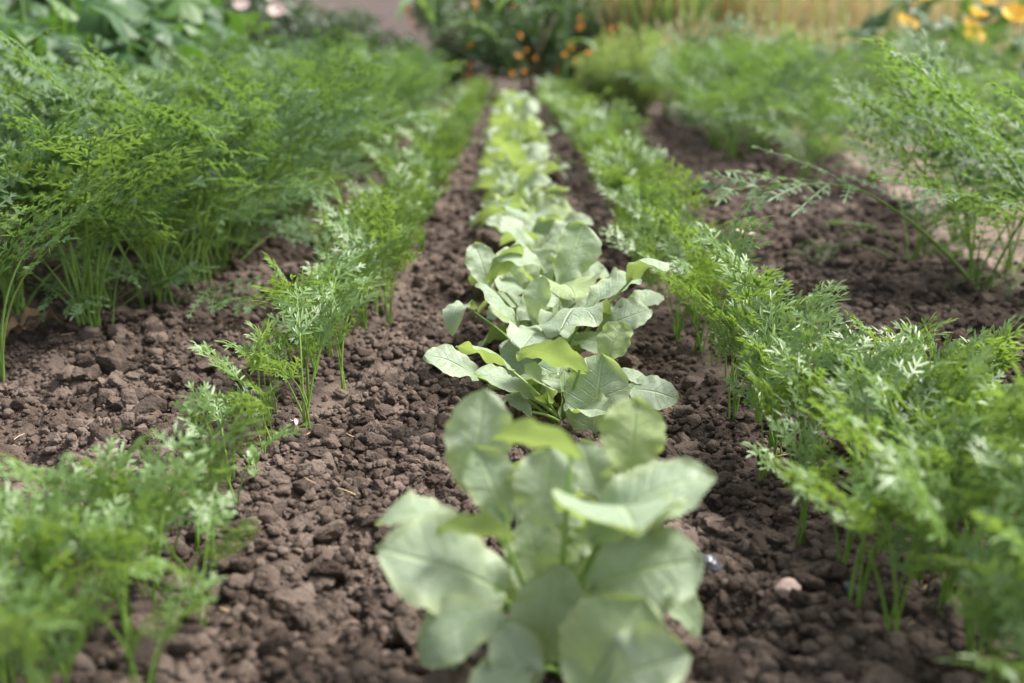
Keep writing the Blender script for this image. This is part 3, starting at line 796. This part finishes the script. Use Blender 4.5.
C.leaf((519, 335, 1.22), (478, 282, 1.24), .26, (.45, -.05, .9), sag=.12, fold=-.3, rip=.1, fat=.4)
C.leaf((474, 309, 1.25), (448, 321, 1.20), .34, (-.2, .1, 1), sag=.2, curl=.7, fat=.4)
C.leaf((536, 322, 1.25), (543, 276, 1.27), .33, (-.5, -.8, .4), sag=.06, fold=.2, fat=.5)
C.leaf((575, 340, 1.18), (615, 352, 1.14), .36, (0, -.5, 1), sag=.1, fat=.5)
C.leaf((545, 335, 1.22), (520, 350, 1.14), .38, (0, -.3, 1), sag=.12, fat=.6)
C.leaf((520, 320, 1.26), (555, 295, 1.3), .36, (0, -.5, 1), sag=.1, fat=.5)

D = Hero(.040, 1.44, 'radish plant with one tall pale leaf standing above the sharp pair')
D.leaf((559, 287, 1.42), (584, 224, 1.46), .34, (.35, -1, .3), sag=.04, fold=.45, rip=.09, fat=.2, label='tall pale upright leaf')
D.leaf((545, 270, 1.42), (494, 258, 1.40), .33, (.1, -.3, 1), sag=.14, fold=.1, fat=.6)
D.leaf((490, 282, 1.42), (520, 244, 1.40), .27, (-.3, .75, .6), sag=.08, fold=-.2, fat=.5)
D.leaf((488, 288, 1.43), (474, 243, 1.46), .36, (.4, -.9, .4), sag=.06, fold=.15, fat=.6)
D.leaf((590, 290, 1.42), (625, 288, 1.36), .42, (0, -.4, 1), sag=.12, fat=.5)
D.leaf((575, 285, 1.46), (598, 262, 1.50), .38, (-.3, -.8, .5), sag=.08, fat=.5)
D.leaf((530, 295, 1.40), (500, 292, 1.34), .40, (0, -.4, 1), sag=.12, fat=.5)
D.leaf((548, 285, 1.42), (530, 250, 1.46), .36, (.1, -.9, .4), sag=.08, fat=.5)
D.leaf((560, 290, 1.40), (575, 300, 1.30), .40, (0, -.2, 1), sag=.15, fat=.5)

def fill(h, n, sc, seed):
    r2 = random.Random(seed)
    for k in range(n):
        it = r2.choice(PLEAF); b = link('leaf', it[0], h.t, (0, 0, 0), (r2.gauss(0, .15), r2.gauss(0, .15), k * 2.4 + r2.uniform(-.5, .5)), sc * r2.uniform(.8, 1.15)); link('stalk', it[1], b)
fill(A, 4, .8, 1); fill(B, 6, .72, 2); fill(C, 7, .75, 3); fill(D, 6, .85, 4)
rg = random.Random(78)
for x, y, n, sc, lab in ((.052, .83, 6, .72, 'smaller radish plant in the gap between the big blurred one and the sharp one'),
                         (.025, 1.13, 6, .75, 'small radish plant squeezed between the sharp plant and the one behind it'),
                         (.03, 1.335, 7, .8, 'radish plant under the tall pale upright leaf')):
    radish((x, y, hz(x, y)), n, sc, lab, rg, True)
rg = random.Random(77)
y = 1.60; i = 7
while y < 7.7:
    i += 1
    x = .03 + rg.gauss(0, .018) - (.02 if y > 2.5 else 0)
    tail = 'whitish blurred' if y > 3 else ('pale soft-edged' if y > 2 else 'slightly blurred')
    radish((x, y, hz(x, y)), 9 if y < 3 else 10, rg.uniform(.95, 1.15) * (1.0 if y < 3 else 1.15), '%s radish plant, %s from the camera in the middle row' % (tail, ordinal(i)), rg, y < 2.2)
    y += rg.uniform(.14, .19) if y < 3 else rg.uniform(.16, .24)

# ------------------------------------------------------------------ background plants
def big_leaf(seed, S):
    """broad, five-pointed squash leaf, stalk joint at the origin, lying in XY"""
    rg = random.Random(seed); g = Geo(); n = 44; rings = 6
    c = g.vert((0, 0, 0), (.5, .0)); prev = None
    for k in range(1, rings + 1):
        f = k / rings; row = []
        for j in range(n):
            a = -math.pi + 2 * math.pi * (j + .5) / n          # 0 = tip direction +Y
            r = S * (.52 + .10 * math.cos(5 * a) + .05 * math.cos(a) + .015 * math.sin(19 * a + seed))
            if abs(a) > 2.6: r *= 1 - .75 * (abs(a) - 2.6) / .54
            x, y = math.sin(a) * r * f, math.cos(a) * r * f
            z = .18 * S * f * f * math.cos(a * 2.5 + seed) * .5 - .16 * S * f * f + .02 * S * math.sin(a * 7 + seed) * f
            row.append(g.vert((x, y + S * .1 * f, z), (.5 + .5 * f * math.sin(a), f)))
        for j in range(n):
            j2 = (j + 1) % n
            if prev is None: g.face((c, row[j2], row[j]))
            else: g.face((prev[j], prev[j2], row[j2], row[j]))
        prev = row
    return g
BIGL = [big_leaf(i, .17).mesh('squash_leaf', [M_SQUASH]) for i in range(5)]

def flower_geo(r, np_, m=0, cup=.4):
    g = Geo()
    for k in range(np_):
        a = 2 * math.pi * k / np_
        def P(u, v, z): return (math.cos(a) * u - math.sin(a) * v, math.sin(a) * u + math.cos(a) * v, z)
        w = r * .95 * math.sin(math.pi / np_) * 1.15
        ids = [g.vert(P(.12 * r, 0, 0)), g.vert(P(.6 * r, w, cup * r * .6)), g.vert(P(.95 * r, w * .7, cup * r)), g.vert(P(1.05 * r, 0, cup * r * 1.05)), g.vert(P(.95 * r, -w * .7, cup * r)), g.vert(P(.6 * r, -w, cup * r * .6))]
        g.face(ids, m)
    return g
def centre_geo(r):
    g = Geo(); pts = [Vector((0, 0, -.2 * r)), Vector((0, 0, .1 * r)), Vector((0, 0, .3 * r)), Vector((0, 0, .42 * r))]
    g.tube(pts, [.22 * r, .3 * r, .25 * r, .08 * r], 8); return g
SQF = flower_geo(.075, 5, cup=.7).mesh('squash_flower', [M_YELLOW]); MGF = flower_geo(.022, 8, cup=.25).mesh('marigold_flower', [M_ORANGE]); MGC = centre_geo(.028).mesh('flower_centre', [M_CENTRE])
PKF = flower_geo(.06, 7, cup=.3).mesh('pink_flower', [M_PINK])

def squash(loc, hgt, rad, nl, label, group, rg, flowers=()):
    t = thing('squash_plant', loc, label, 'squash plant', group)
    for k in range(nl):
        a = k * 2.4 + rg.uniform(-.5, .5); r = rad * math.sqrt((k + .5) / nl) * rg.uniform(.8, 1.15)
        top = Vector((math.cos(a) * r, math.sin(a) * r, hgt * (1 - .45 * (r / rad) ** 2) * rg.uniform(.55, 1.05)))
        # leaves hang a little outwards and towards the light
        lf = link('leaf', rg.choice(BIGL), t, top, (rg.uniform(-1.0, .0), rg.gauss(0, .3), a - math.pi / 2 + rg.gauss(0, .5)), rg.uniform(.7, 1.15))
        g = stalk(Vector((math.cos(a) * r * .15, math.sin(a) * r * .15, 0)), top, .006, .1)
        st = link('leaf_stalk', g.mesh('squash_stalk', [M_SQSTALK]), t)
    for p in flowers:
        if len(flowers) > 1: p = (p[0], p[1] - .18, p[2] - .16)
        link('flower', SQF, t, p, (rg.uniform(.3, .9), rg.gauss(0, .3), rg.uniform(-.5, .5)), rg.uniform(.8, 1.2))
        link('flower_stalk', stalk(Vector((0, 0, 0)), Vector(p), .005, .1).mesh('flower_stalk', [M_SQSTALK]), t)
    return t
rg = random.Random(5)
gs_ = 'squash plants along the left side'
sq = [(-1.62, 2.55, .66, .50, 56, 'nearest'), (-1.55, 3.35, .72, .5, 58, 'second'), (-2.25, 3.2, .85, .55, 58, 'back corner'), (-1.62, 4.2, .78, .5, 58, 'third'), (-2.4, 4.3, 1.0, .55, 58, 'tall back'), (-1.72, 5.1, .8, .5, 58, 'fourth'), (-2.1, 6.0, .9, .55, 58, 'farthest'), (-1.4, 1.75, .45, .4, 14, 'low outermost'), (-2.9, 5.4, 1.0, .6, 22, 'hindmost tall')]
for x, y, h, r, n, w in sq:
    squash((x, y, hz(x, y)), h, r, n, '%s broad-leaved dark green squash plant behind the tall carrots, upper left' % w, gs_, rg, flowers=[(.1, -.1, h * 1.03)] if w == 'third' else ())
gq = 'squash plants in flower at the upper right'
for x, y, h, r, n, w, fl in [(2.45, 6.6, .70, .55, 20, 'leftmost yellow-flowered', [(-.15, -.3, .68), (.2, -.35, .62), (.3, -.2, .74)]), (3.2, 6.5, .75, .6, 22, 'widest yellow-flowered', [(-.3, -.3, .72), (.0, -.4, .68), (.25, -.3, .74), (-.1, -.1, .8)]),
                             (3.0, 7.6, .9, .6, 22, 'hindmost yellow-flowered', [(-.2, -.2, .9), (.2, -.3, .86)]), (3.9, 6.9, .8, .6, 20, 'outermost yellow-flowered', [(0, -.3, .8)]), (2.7, 4.6, .5, .45, 14, 'lower leafy flowerless', [])]:
    squash((x, y, hz(x, y)), h, r, n, '%s squash plant beyond the path, upper right' % w, gq, rg, flowers=fl)

def leaf_cloud(n, fn, ln, wd, rg):
    """many separate pointed leaves spread through a volume"""
    g = Geo()
    for _ in range(n):
        p = Vector(fn()); d = Vector((rg.gauss(0, 1), rg.gauss(0, 1), rg.gauss(.3, .7))).normalized(); nn = d.orthogonal().normalized(); nn = rot(nn, d, rg.uniform(0, 6.28))
        if nn.z < 0: nn = -nn
        k = rg.uniform(.6, 1.3); lobe(g, p, d, nn, ln * k, wd * k * 1.0)
    return g
def blob(rx, ry, h, rg, z0=.03, shells=10, seed=0):
    r2 = random.Random(seed); cs = [(r2.uniform(-.65, .65) * rx, r2.uniform(-.65, .65) * ry, r2.uniform(.12, .85) * h, r2.uniform(.3, .5)) for _ in range(shells)]
    def f():
        c = rg.choice(cs); v = Vector((rg.gauss(0, 1), rg.gauss(0, 1), rg.gauss(0, 1))).normalized() * (rg.random() ** .4)
        return (c[0] + v.x * c[3] * rx, c[1] + v.y * c[3] * ry, max(z0, c[2] + v.z * c[3] * h * .6))
    return f
def bush(name, loc, rx, ry, h, n, ln, wd, mat, label, cat, group, rg, seed, flower=None, nfl=0, frange=(.2, .8), fs=1.0):
    t = thing(name, loc, label, cat, group)
    link('foliage', leaf_cloud(n, blob(rx, ry, h, rg, seed=seed), ln, wd, rg).mesh(name + '_foliage', [mat]), t)
    g = Geo()
    for k in range(9):
        a = rg.uniform(0, 6.28); e = Vector((math.cos(a) * rx * .6, math.sin(a) * ry * .6, h * rg.uniform(.55, .9)))
        g.tube([Vector((e.x * .1, e.y * .1, -.01)), Vector((e.x * .4, e.y * .4, e.z * .5)), e], [.011, .008, .003], 6)
    link('stem', g.mesh(name + '_stem', [M_WOOD]), t)
    for k in range(nfl):
        a = rg.uniform(math.pi, 2 * math.pi); rr = rg.uniform(1.08, 1.3)
        p = (math.cos(a) * rx * rr * .95, math.sin(a) * ry * rr, h * rg.uniform(*frange))
        f = link('flower', flower, t, p, (rg.uniform(.5, 1.3), rg.gauss(0, .3), rg.gauss(0, .5)), fs * rg.uniform(.8, 1.2))
        if flower is MGF: link('flower_centre', MGC, f)
    return t
rg = random.Random(15)
gm = 'marigold bushes at the end of the radish row'
bush('marigold_bush', (-.42, 8.7, hz(-.42, 8.7)), .42, .4, .95, 3400, .06, .018, M_BUSH, 'left dark green marigold bush dotted with orange flowers behind the row end', 'marigold', gm, rg, 1, MGF, 9)
bush('marigold_bush', (.12, 8.6, hz(.12, 8.6)), .42, .4, .90, 3400, .06, .018, M_BUSH, 'middle marigold bush with the most orange flowers, straight behind the radish row', 'marigold', gm, rg, 2, MGF, 16)
bush('marigold_bush', (.50, 9.1, hz(.5, 9.1)), .36, .4, .95, 2600, .06, .018, M_BUSH, 'right marigold bush with few orange flowers beside the dry grass', 'marigold', gm, rg, 3, MGF, 6)
gg = 'grey green shrubs at the back left'
bush('garden_shrub', (-2.35, 8.3, hz(-2.35, 8.3)), .55, .5, 1.1, 3000, .07, .028, M_GREY, 'grey green shrub with pale pink blooms behind the squash', 'shrub', gg, rg, 4, PKF, 8, (.5, .95))
bush('garden_shrub', (-1.55, 8.6, hz(-1.55, 8.6)), .5, .45, .75, 2600, .07, .026, M_GREY, 'low grey green shrub below the pale pink wall', 'shrub', gg, rg, 5)
bush('garden_shrub', (-1.0, 8.1, hz(-1.0, 8.1)), .36, .4, .55, 2000, .06, .02, M_BUSH, 'small dark shrub left of the marigolds at the end of the tall carrots', 'shrub', gg, rg, 6)
bush('garden_shrub', (-3.2, 7.9, hz(-3.2, 7.9)), .7, .6, 1.3, 3200, .09, .04, M_BUSH, 'tall dark shrub behind the squash at the far left', 'shrub', gg, rg, 7)

# corn plants over the marigolds
def corn(loc, h, label, rg, az):
    t = thing('corn_plant', loc, label, 'corn', 'corn plants behind the marigolds')
    g = Geo(); g.tube([Vector((0, 0, -.01)), Vector((.01, 0, h * .5)), Vector((0, .02, h))], [.014, .012, .006], 8)
    link('stem', g.mesh('corn_stem', [M_CORN]), t)
    for k, (zf, a, L) in enumerate(az):
        g = Geo(); n = 14; ids = []; dh = Vector((math.cos(R(a)), math.sin(R(a)), 0)); sd = Vector((-dh.y, dh.x, 0)); p = Vector((0, 0, h * zf)); e = R(55)
        for i in range(n + 1):
            s = i / n; w = .042 * (math.sin(math.pi * min(1, .12 + .88 * s)) ** .7) * (1 if s < 1 else .1)
            ids.append([g.vert(p + sd * w + Vector((0, 0, .012)), (0, s)), g.vert(p, (.5, s)), g.vert(p - sd * w + Vector((0, 0, .012)), (1, s))])
            ee = e - R(125) * s; p = p + (dh * math.cos(ee) + Vector((0, 0, math.sin(ee)))) * L / n
        for i in range(n):
            for j in (0, 1): g.face((ids[i][j], ids[i][j + 1], ids[i + 1][j + 1], ids[i + 1][j]))
        link('leaf', g.mesh('corn_leaf', [M_CORN]), t)
rg = random.Random(2)
corn((-.62, 8.1, hz(-.62, 8.1)), 1.0, 'pale corn plant whose broad leaves hang over the left marigold bush', rg, [(.3, 200, .6), (.45, 20, .7), (.6, 250, .75), (.75, 330, .7), (.85, 100, .6)])
corn((-.15, 9.2, hz(-.15, 9.2)), 1.2, 'corn plant rising behind the middle marigold bush', rg, [(.4, 200, .6), (.55, 300, .7), (.7, 20, .7), (.85, 160, .6)])
corn((.42, 8.35, hz(.42, 8.35)), 1.1, 'thin corn plant at the right of the orange flowers', rg, [(.35, 330, .35), (.6, 200, .3), (.85, 20, .4)])

# dill: fine feathery clumps
def dill(loc, h, rad, n, label, rg):
    t = thing('dill_plant', loc, label, 'dill', 'dill plants at the back right')
    g = Geo(); gs = Geo()
    for k in range(n):
        a = rg.uniform(0, 6.28); r = rad * rg.random() ** .6; top = Vector((math.cos(a) * r, math.sin(a) * r, h * rg.uniform(.55, 1.0) * (1 - .3 * (r / rad) ** 2)))
        b = Vector((top.x * .25, top.y * .25, 0)); gs.tube([b, b.lerp(top, .5) + Vector((0, 0, .02)), top], [.003, .0025, .0012], 4)
        for q in range(34):
            s = rg.uniform(.3, 1); p = b.lerp(top, s); d = Vector((rg.gauss(0, 1), rg.gauss(0, 1), rg.gauss(.6, .6))).normalized(); lobe(g, p, d, d.orthogonal().normalized(), rg.uniform(.04, .10), .004)
    link('foliage', g.mesh('dill_foliage', [M_DILL]), t); link('stem', gs.mesh('dill_stem', [M_DILL]), t)
rg = random.Random(6)
dill((.55, 6.3, hz(.55, 6.3)), .50, .15, 60, 'yellowish feathery dill plant left of its pair, behind the right carrot row', rg)
dill((.74, 6.1, hz(.74, 6.1)), .56, .20, 90, 'larger green feathery dill plant behind the right carrot row', rg)
dill((1.5, 7.2, hz(1.5, 7.2)), .5, .25, 60, 'hazy dill plant standing before the dry grass', rg)

# tall dry grass and pale green grass: nobody could count the blades
def grass(name, n, xr_, yr_, h, mats, label, rg, wd=.006):
    g = Geo()
    for _ in range(n):
        x, y = rg.uniform(*xr_), rg.uniform(*yr_); hh = h * rg.uniform(.55, 1.1); a = rg.uniform(0, 6.28); b = rg.uniform(0, .35) * hh
        p0 = Vector((x, y, 0)); pts = [p0, p0 + Vector((math.cos(a) * b * .25, math.sin(a) * b * .25, hh * .55)), p0 + Vector((math.cos(a) * b, math.sin(a) * b, hh * .93))]
        sd = Vector((math.cos(a + 1.3), math.sin(a + 1.3), 0)) * wd * rg.uniform(.7, 1.4); m = rg.randrange(len(mats))
        ids = [(g.vert(p - sd * k), g.vert(p + sd * k)) for p, k in zip(pts, (1, .9, .4))]
        for i in range(2): g.face((ids[i][0], ids[i][1], ids[i + 1][1], ids[i + 1][0]), m)
        if m == 0 and rg.random() < .5:                        # a seed head
            d = (pts[2] - pts[1]).normalized(); g.tube([pts[2] - d * .02, pts[2] + d * .03, pts[2] + d * .09], [.004, .010, .002], 5, m)
    props(link(name, g.mesh(name, mats)), label, 'grass', kind='stuff')
rg = random.Random(8)
grass('dry_grass', 2600, (.55, 2.3), (9.6, 11.0), 1.4, [M_STRAW, M_STRAW, M_PGRASS, M_STRAW, M_DILL], 'tall dry straw-coloured grass right of the marigolds', rg, .009)
grass('dry_grass', 4200, (2.1, 6.8), (9.4, 12.5), 1.35, [M_STRAW, M_PGRASS, M_PGRASS, M_DILL, M_STRAW], 'paler dry grass mixed with green at the back right', rg, .009)
grass('pale_grass', 2200, (1.2, 5.0), (7.8, 9.3), .6, [M_PGRASS, M_STRAW, M_PGRASS, M_DILL], 'pale green grass in front of the dry grass', rg, .008)
grass('green_grass', 900, (.85, 1.7), (9.0, 9.6), 1.15, [M_DILL, M_CORN, M_STRAW], 'green blades among the dry grass', rg, .012)

# pink garden wall far behind
g = Geo()
def box(g, a, b, m=0):
    ids = [g.vert((x, y, z)) for z in (a[2], b[2]) for y in (a[1], b[1]) for x in (a[0], b[0])]
    for f in ((0, 2, 3, 1), (4, 5, 7, 6), (0, 1, 5, 4), (2, 6, 7, 3), (0, 4, 6, 2), (1, 3, 7, 5)): g.face([ids[i] for i in f], m)
t = thing('garden_wall', (0, 17, 0), 'long pale pink rendered wall far behind the plants', 'wall')
box(g, (-9, 0, -.1), (9, .25, 2.1)); link('wall_face', g.mesh('garden_wall', [M_WALL], False), t)
g = Geo(); box(g, (-9.1, -.06, 2.103), (9.1, .31, 2.2)); link('coping', g.mesh('coping', [M_COPING], False), t)
rg = random.Random(19)
hs = [(-5.2, 14.5, 'broad hedge shrub at the far left before the pink wall'), (-3.9, 15.2, 'hedge shrub left of the gap that shows the pink wall'), (.3, 15.2, 'hedge shrub behind the corn and marigolds'), (1.7, 15.4, 'hedge shrub right of the corn before the pink wall'),
      (3.6, 15.0, 'hedge shrub behind the dry grass'), (5.6, 14.8, 'hedge shrub at the far right behind the flowering squash'), (7.4, 14.2, 'outermost hedge shrub on the far right')]
for k, (x, y, lab) in enumerate(hs):
    bush('hedge_shrub', (x, y, 0), 1.0, .7, 1.9, 3200, .13, .06, M_HEDGE, lab, 'shrub', 'hedge shrubs along the wall', rg, 30 + k)

# ------------------------------------------------------------------ small things on the soil
def stone(px, py, Y, r, mat, label, seed, flat=.75):
    p = pix(px, py, Y); v, f = lump(4, seed, .12)
    o = link('stone', fast_mesh('stone', v * np.array([r, r * .8, r * flat]), f, [mat]), None, (p.x, p.y, hz(p.x, p.y) + r * .45), (0, 0, seed))
    props(o, label, 'stone', 'stones on the soil')
def gY(py): return CAM_H / math.tan(R(PITCH) + math.atan((py - 341.5) / FPX))
stone(787, 605, gY(605), .0125, M_STONE, 'pale pinkish pebble on the soil right of the front radish', 7)
stone(849, 604, gY(604), .0105, M_DSTONE, 'shiny dark pebble at the foot of the right seedlings', 8)
stone(706, 585, gY(585), .012, M_DSTONE, 'dark bluish pebble half under the front radish leaves', 9)
stone(742, 232, gY(238) , .028, M_STONE, 'pale flat stone on the clods behind the right carrot row', 10, .4)
def dry_leaf(px, py, S, label, seed, mat=M_DRY):
    Y = gY(py); p = pix(px, py, Y); rg = random.Random(seed)
    g = blade(seed, S, S * .33, .15, .4, .2, .3, .5, .8)
    props(link('dry_leaf', g.mesh('dry_leaf', [mat]), None, (p.x, p.y, hz(p.x, p.y) + .012), (rg.gauss(0, .2), rg.gauss(0, .2), rg.uniform(0, 6))), label, 'dry leaf', 'dry leaves on the soil')
dry_leaf(60, 335, .06, 'brown dry leaf on the soil below the nearest tall carrots', 3)
dry_leaf(30, 342, .05, 'smaller brown dry leaf at the left edge beside the carrot stalk', 4)
dry_leaf(580, 172, .07, 'tan dry leaf on the soil right of the blurred radishes', 5)
dry_leaf(655, 250, .03, 'pale dry leaf scrap beside the curled radish leaf', 6, M_STONE)
dry_leaf(293, 440, .011, 'tiny white scrap at the foot of the sharp left seedlings', 7, M_PINK)
g = Geo(); rl = random.Random(4)
for _ in range(170):
    y = rl.uniform(.5, 2.6); x = rl.uniform(-.7, .9); ln = rl.uniform(.006, .022); a = rl.uniform(0, 6.28); z = hz(x, y) + .007
    p0 = Vector((x, y, z)); d = Vector((math.cos(a), math.sin(a), rl.gauss(0, .25))); sd = Vector((-d.y, d.x, rl.gauss(0, .3)))
    g.tube([p0, p0 + d * ln * .5 + sd * ln * rl.uniform(-.15, .15), p0 + d * ln], [.0006, .0006, .0003], 4)
props(link('straw_litter', g.mesh('straw_litter', [M_STRAW])), 'tiny straw and root bits lying on the soil', 'litter', kind='stuff')
# weed seedling
p = pix(258, 497, gY(497)); p = Vector((p.x, p.y, hz(p.x, p.y)))
t = thing('weed_seedling', p, 'tiny two-leaved weed seedling on the bare soil between left carrots', 'weed')
for a, s, e in ((.4, .022, .9), (3.3, .02, .1), (2.0, .016, 1.2)):
    g = Geo(); M = Matrix.Rotation(a, 4, 'Z') @ Matrix.Translation((0, .006, .012)) @ Matrix.Rotation(e, 4, 'X'); g.add(blade(int(a * 10), s, s * .28, .1, .2, .1, 0, 0, .8), M)
    lf = link('leaf', g.mesh('weed_leaf', [M_YOUNG]), t)
    link('stalk', stalk(Vector((0, 0, -.003)), M @ Vector((0, .001, 0)), .0008).mesh('weed_stalk', [M_YSTALK]), lf)

# ------------------------------------------------------------------ camera, light, sky
cam = bpy.data.cameras.new('camera'); co = bpy.data.objects.new('camera', cam); COL.objects.link(co)
co.location = (0, 0, CAM_H); co.rotation_euler = (R(90 - PITCH), 0, 0)
cam.lens = LENS; cam.sensor_width = 36; cam.clip_start = 0.02; cam.clip_end = 1000
cam.dof.use_dof = True; cam.dof.focus_distance = 1.10; cam.dof.aperture_fstop = 3.2; cam.dof.aperture_blades = 9
scene.camera = co

SUN_EL, SUN_AZ = 55, 68     # azimuth clockwise from +Y
w = bpy.data.worlds.new('World'); scene.world = w; w.use_nodes = True
nt = w.node_tree; bg = nt.nodes['Background']
sky = nt.nodes.new('ShaderNodeTexSky'); sky.sky_type = 'NISHITA'; sky.sun_disc = False
sky.sun_elevation = R(SUN_EL); sky.sun_rotation = R(SUN_AZ); sky.dust_density = 3.0; sky.air_density = 1.0
hs_ = nt.nodes.new('ShaderNodeHueSaturation'); hs_.inputs['Saturation'].default_value = 0.35
nt.links.new(sky.outputs[0], hs_.inputs['Color']); nt.links.new(hs_.outputs[0], bg.inputs['Color'])
bg.inputs['Strength'].default_value = 0.12
sl = bpy.data.lights.new('sun', 'SUN'); sl.energy = 3.4; sl.angle = R(22); sl.color = (1, .96, .90)
so = bpy.data.objects.new('sun', sl); COL.objects.link(so)
d = Vector((math.sin(R(SUN_AZ)) * math.cos(R(SUN_EL)), math.cos(R(SUN_AZ)) * math.cos(R(SUN_EL)), math.sin(R(SUN_EL))))
so.rotation_euler = d.to_track_quat('Z', 'Y').to_euler(); so.location = d * 20

vs = scene.view_settings
scene.display_settings.display_device = 'sRGB'
vs.view_transform = 'Standard'; vs.look = 'None'; vs.exposure = 1.32; vs.gamma = 1.0; vs.use_curve_mapping = False
scene.cycles.use_denoising = True
scene.cycles.max_bounces = 8; scene.cycles.transmission_bounces = 6; scene.cycles.diffuse_bounces = 4; scene.cycles.glossy_bounces = 3
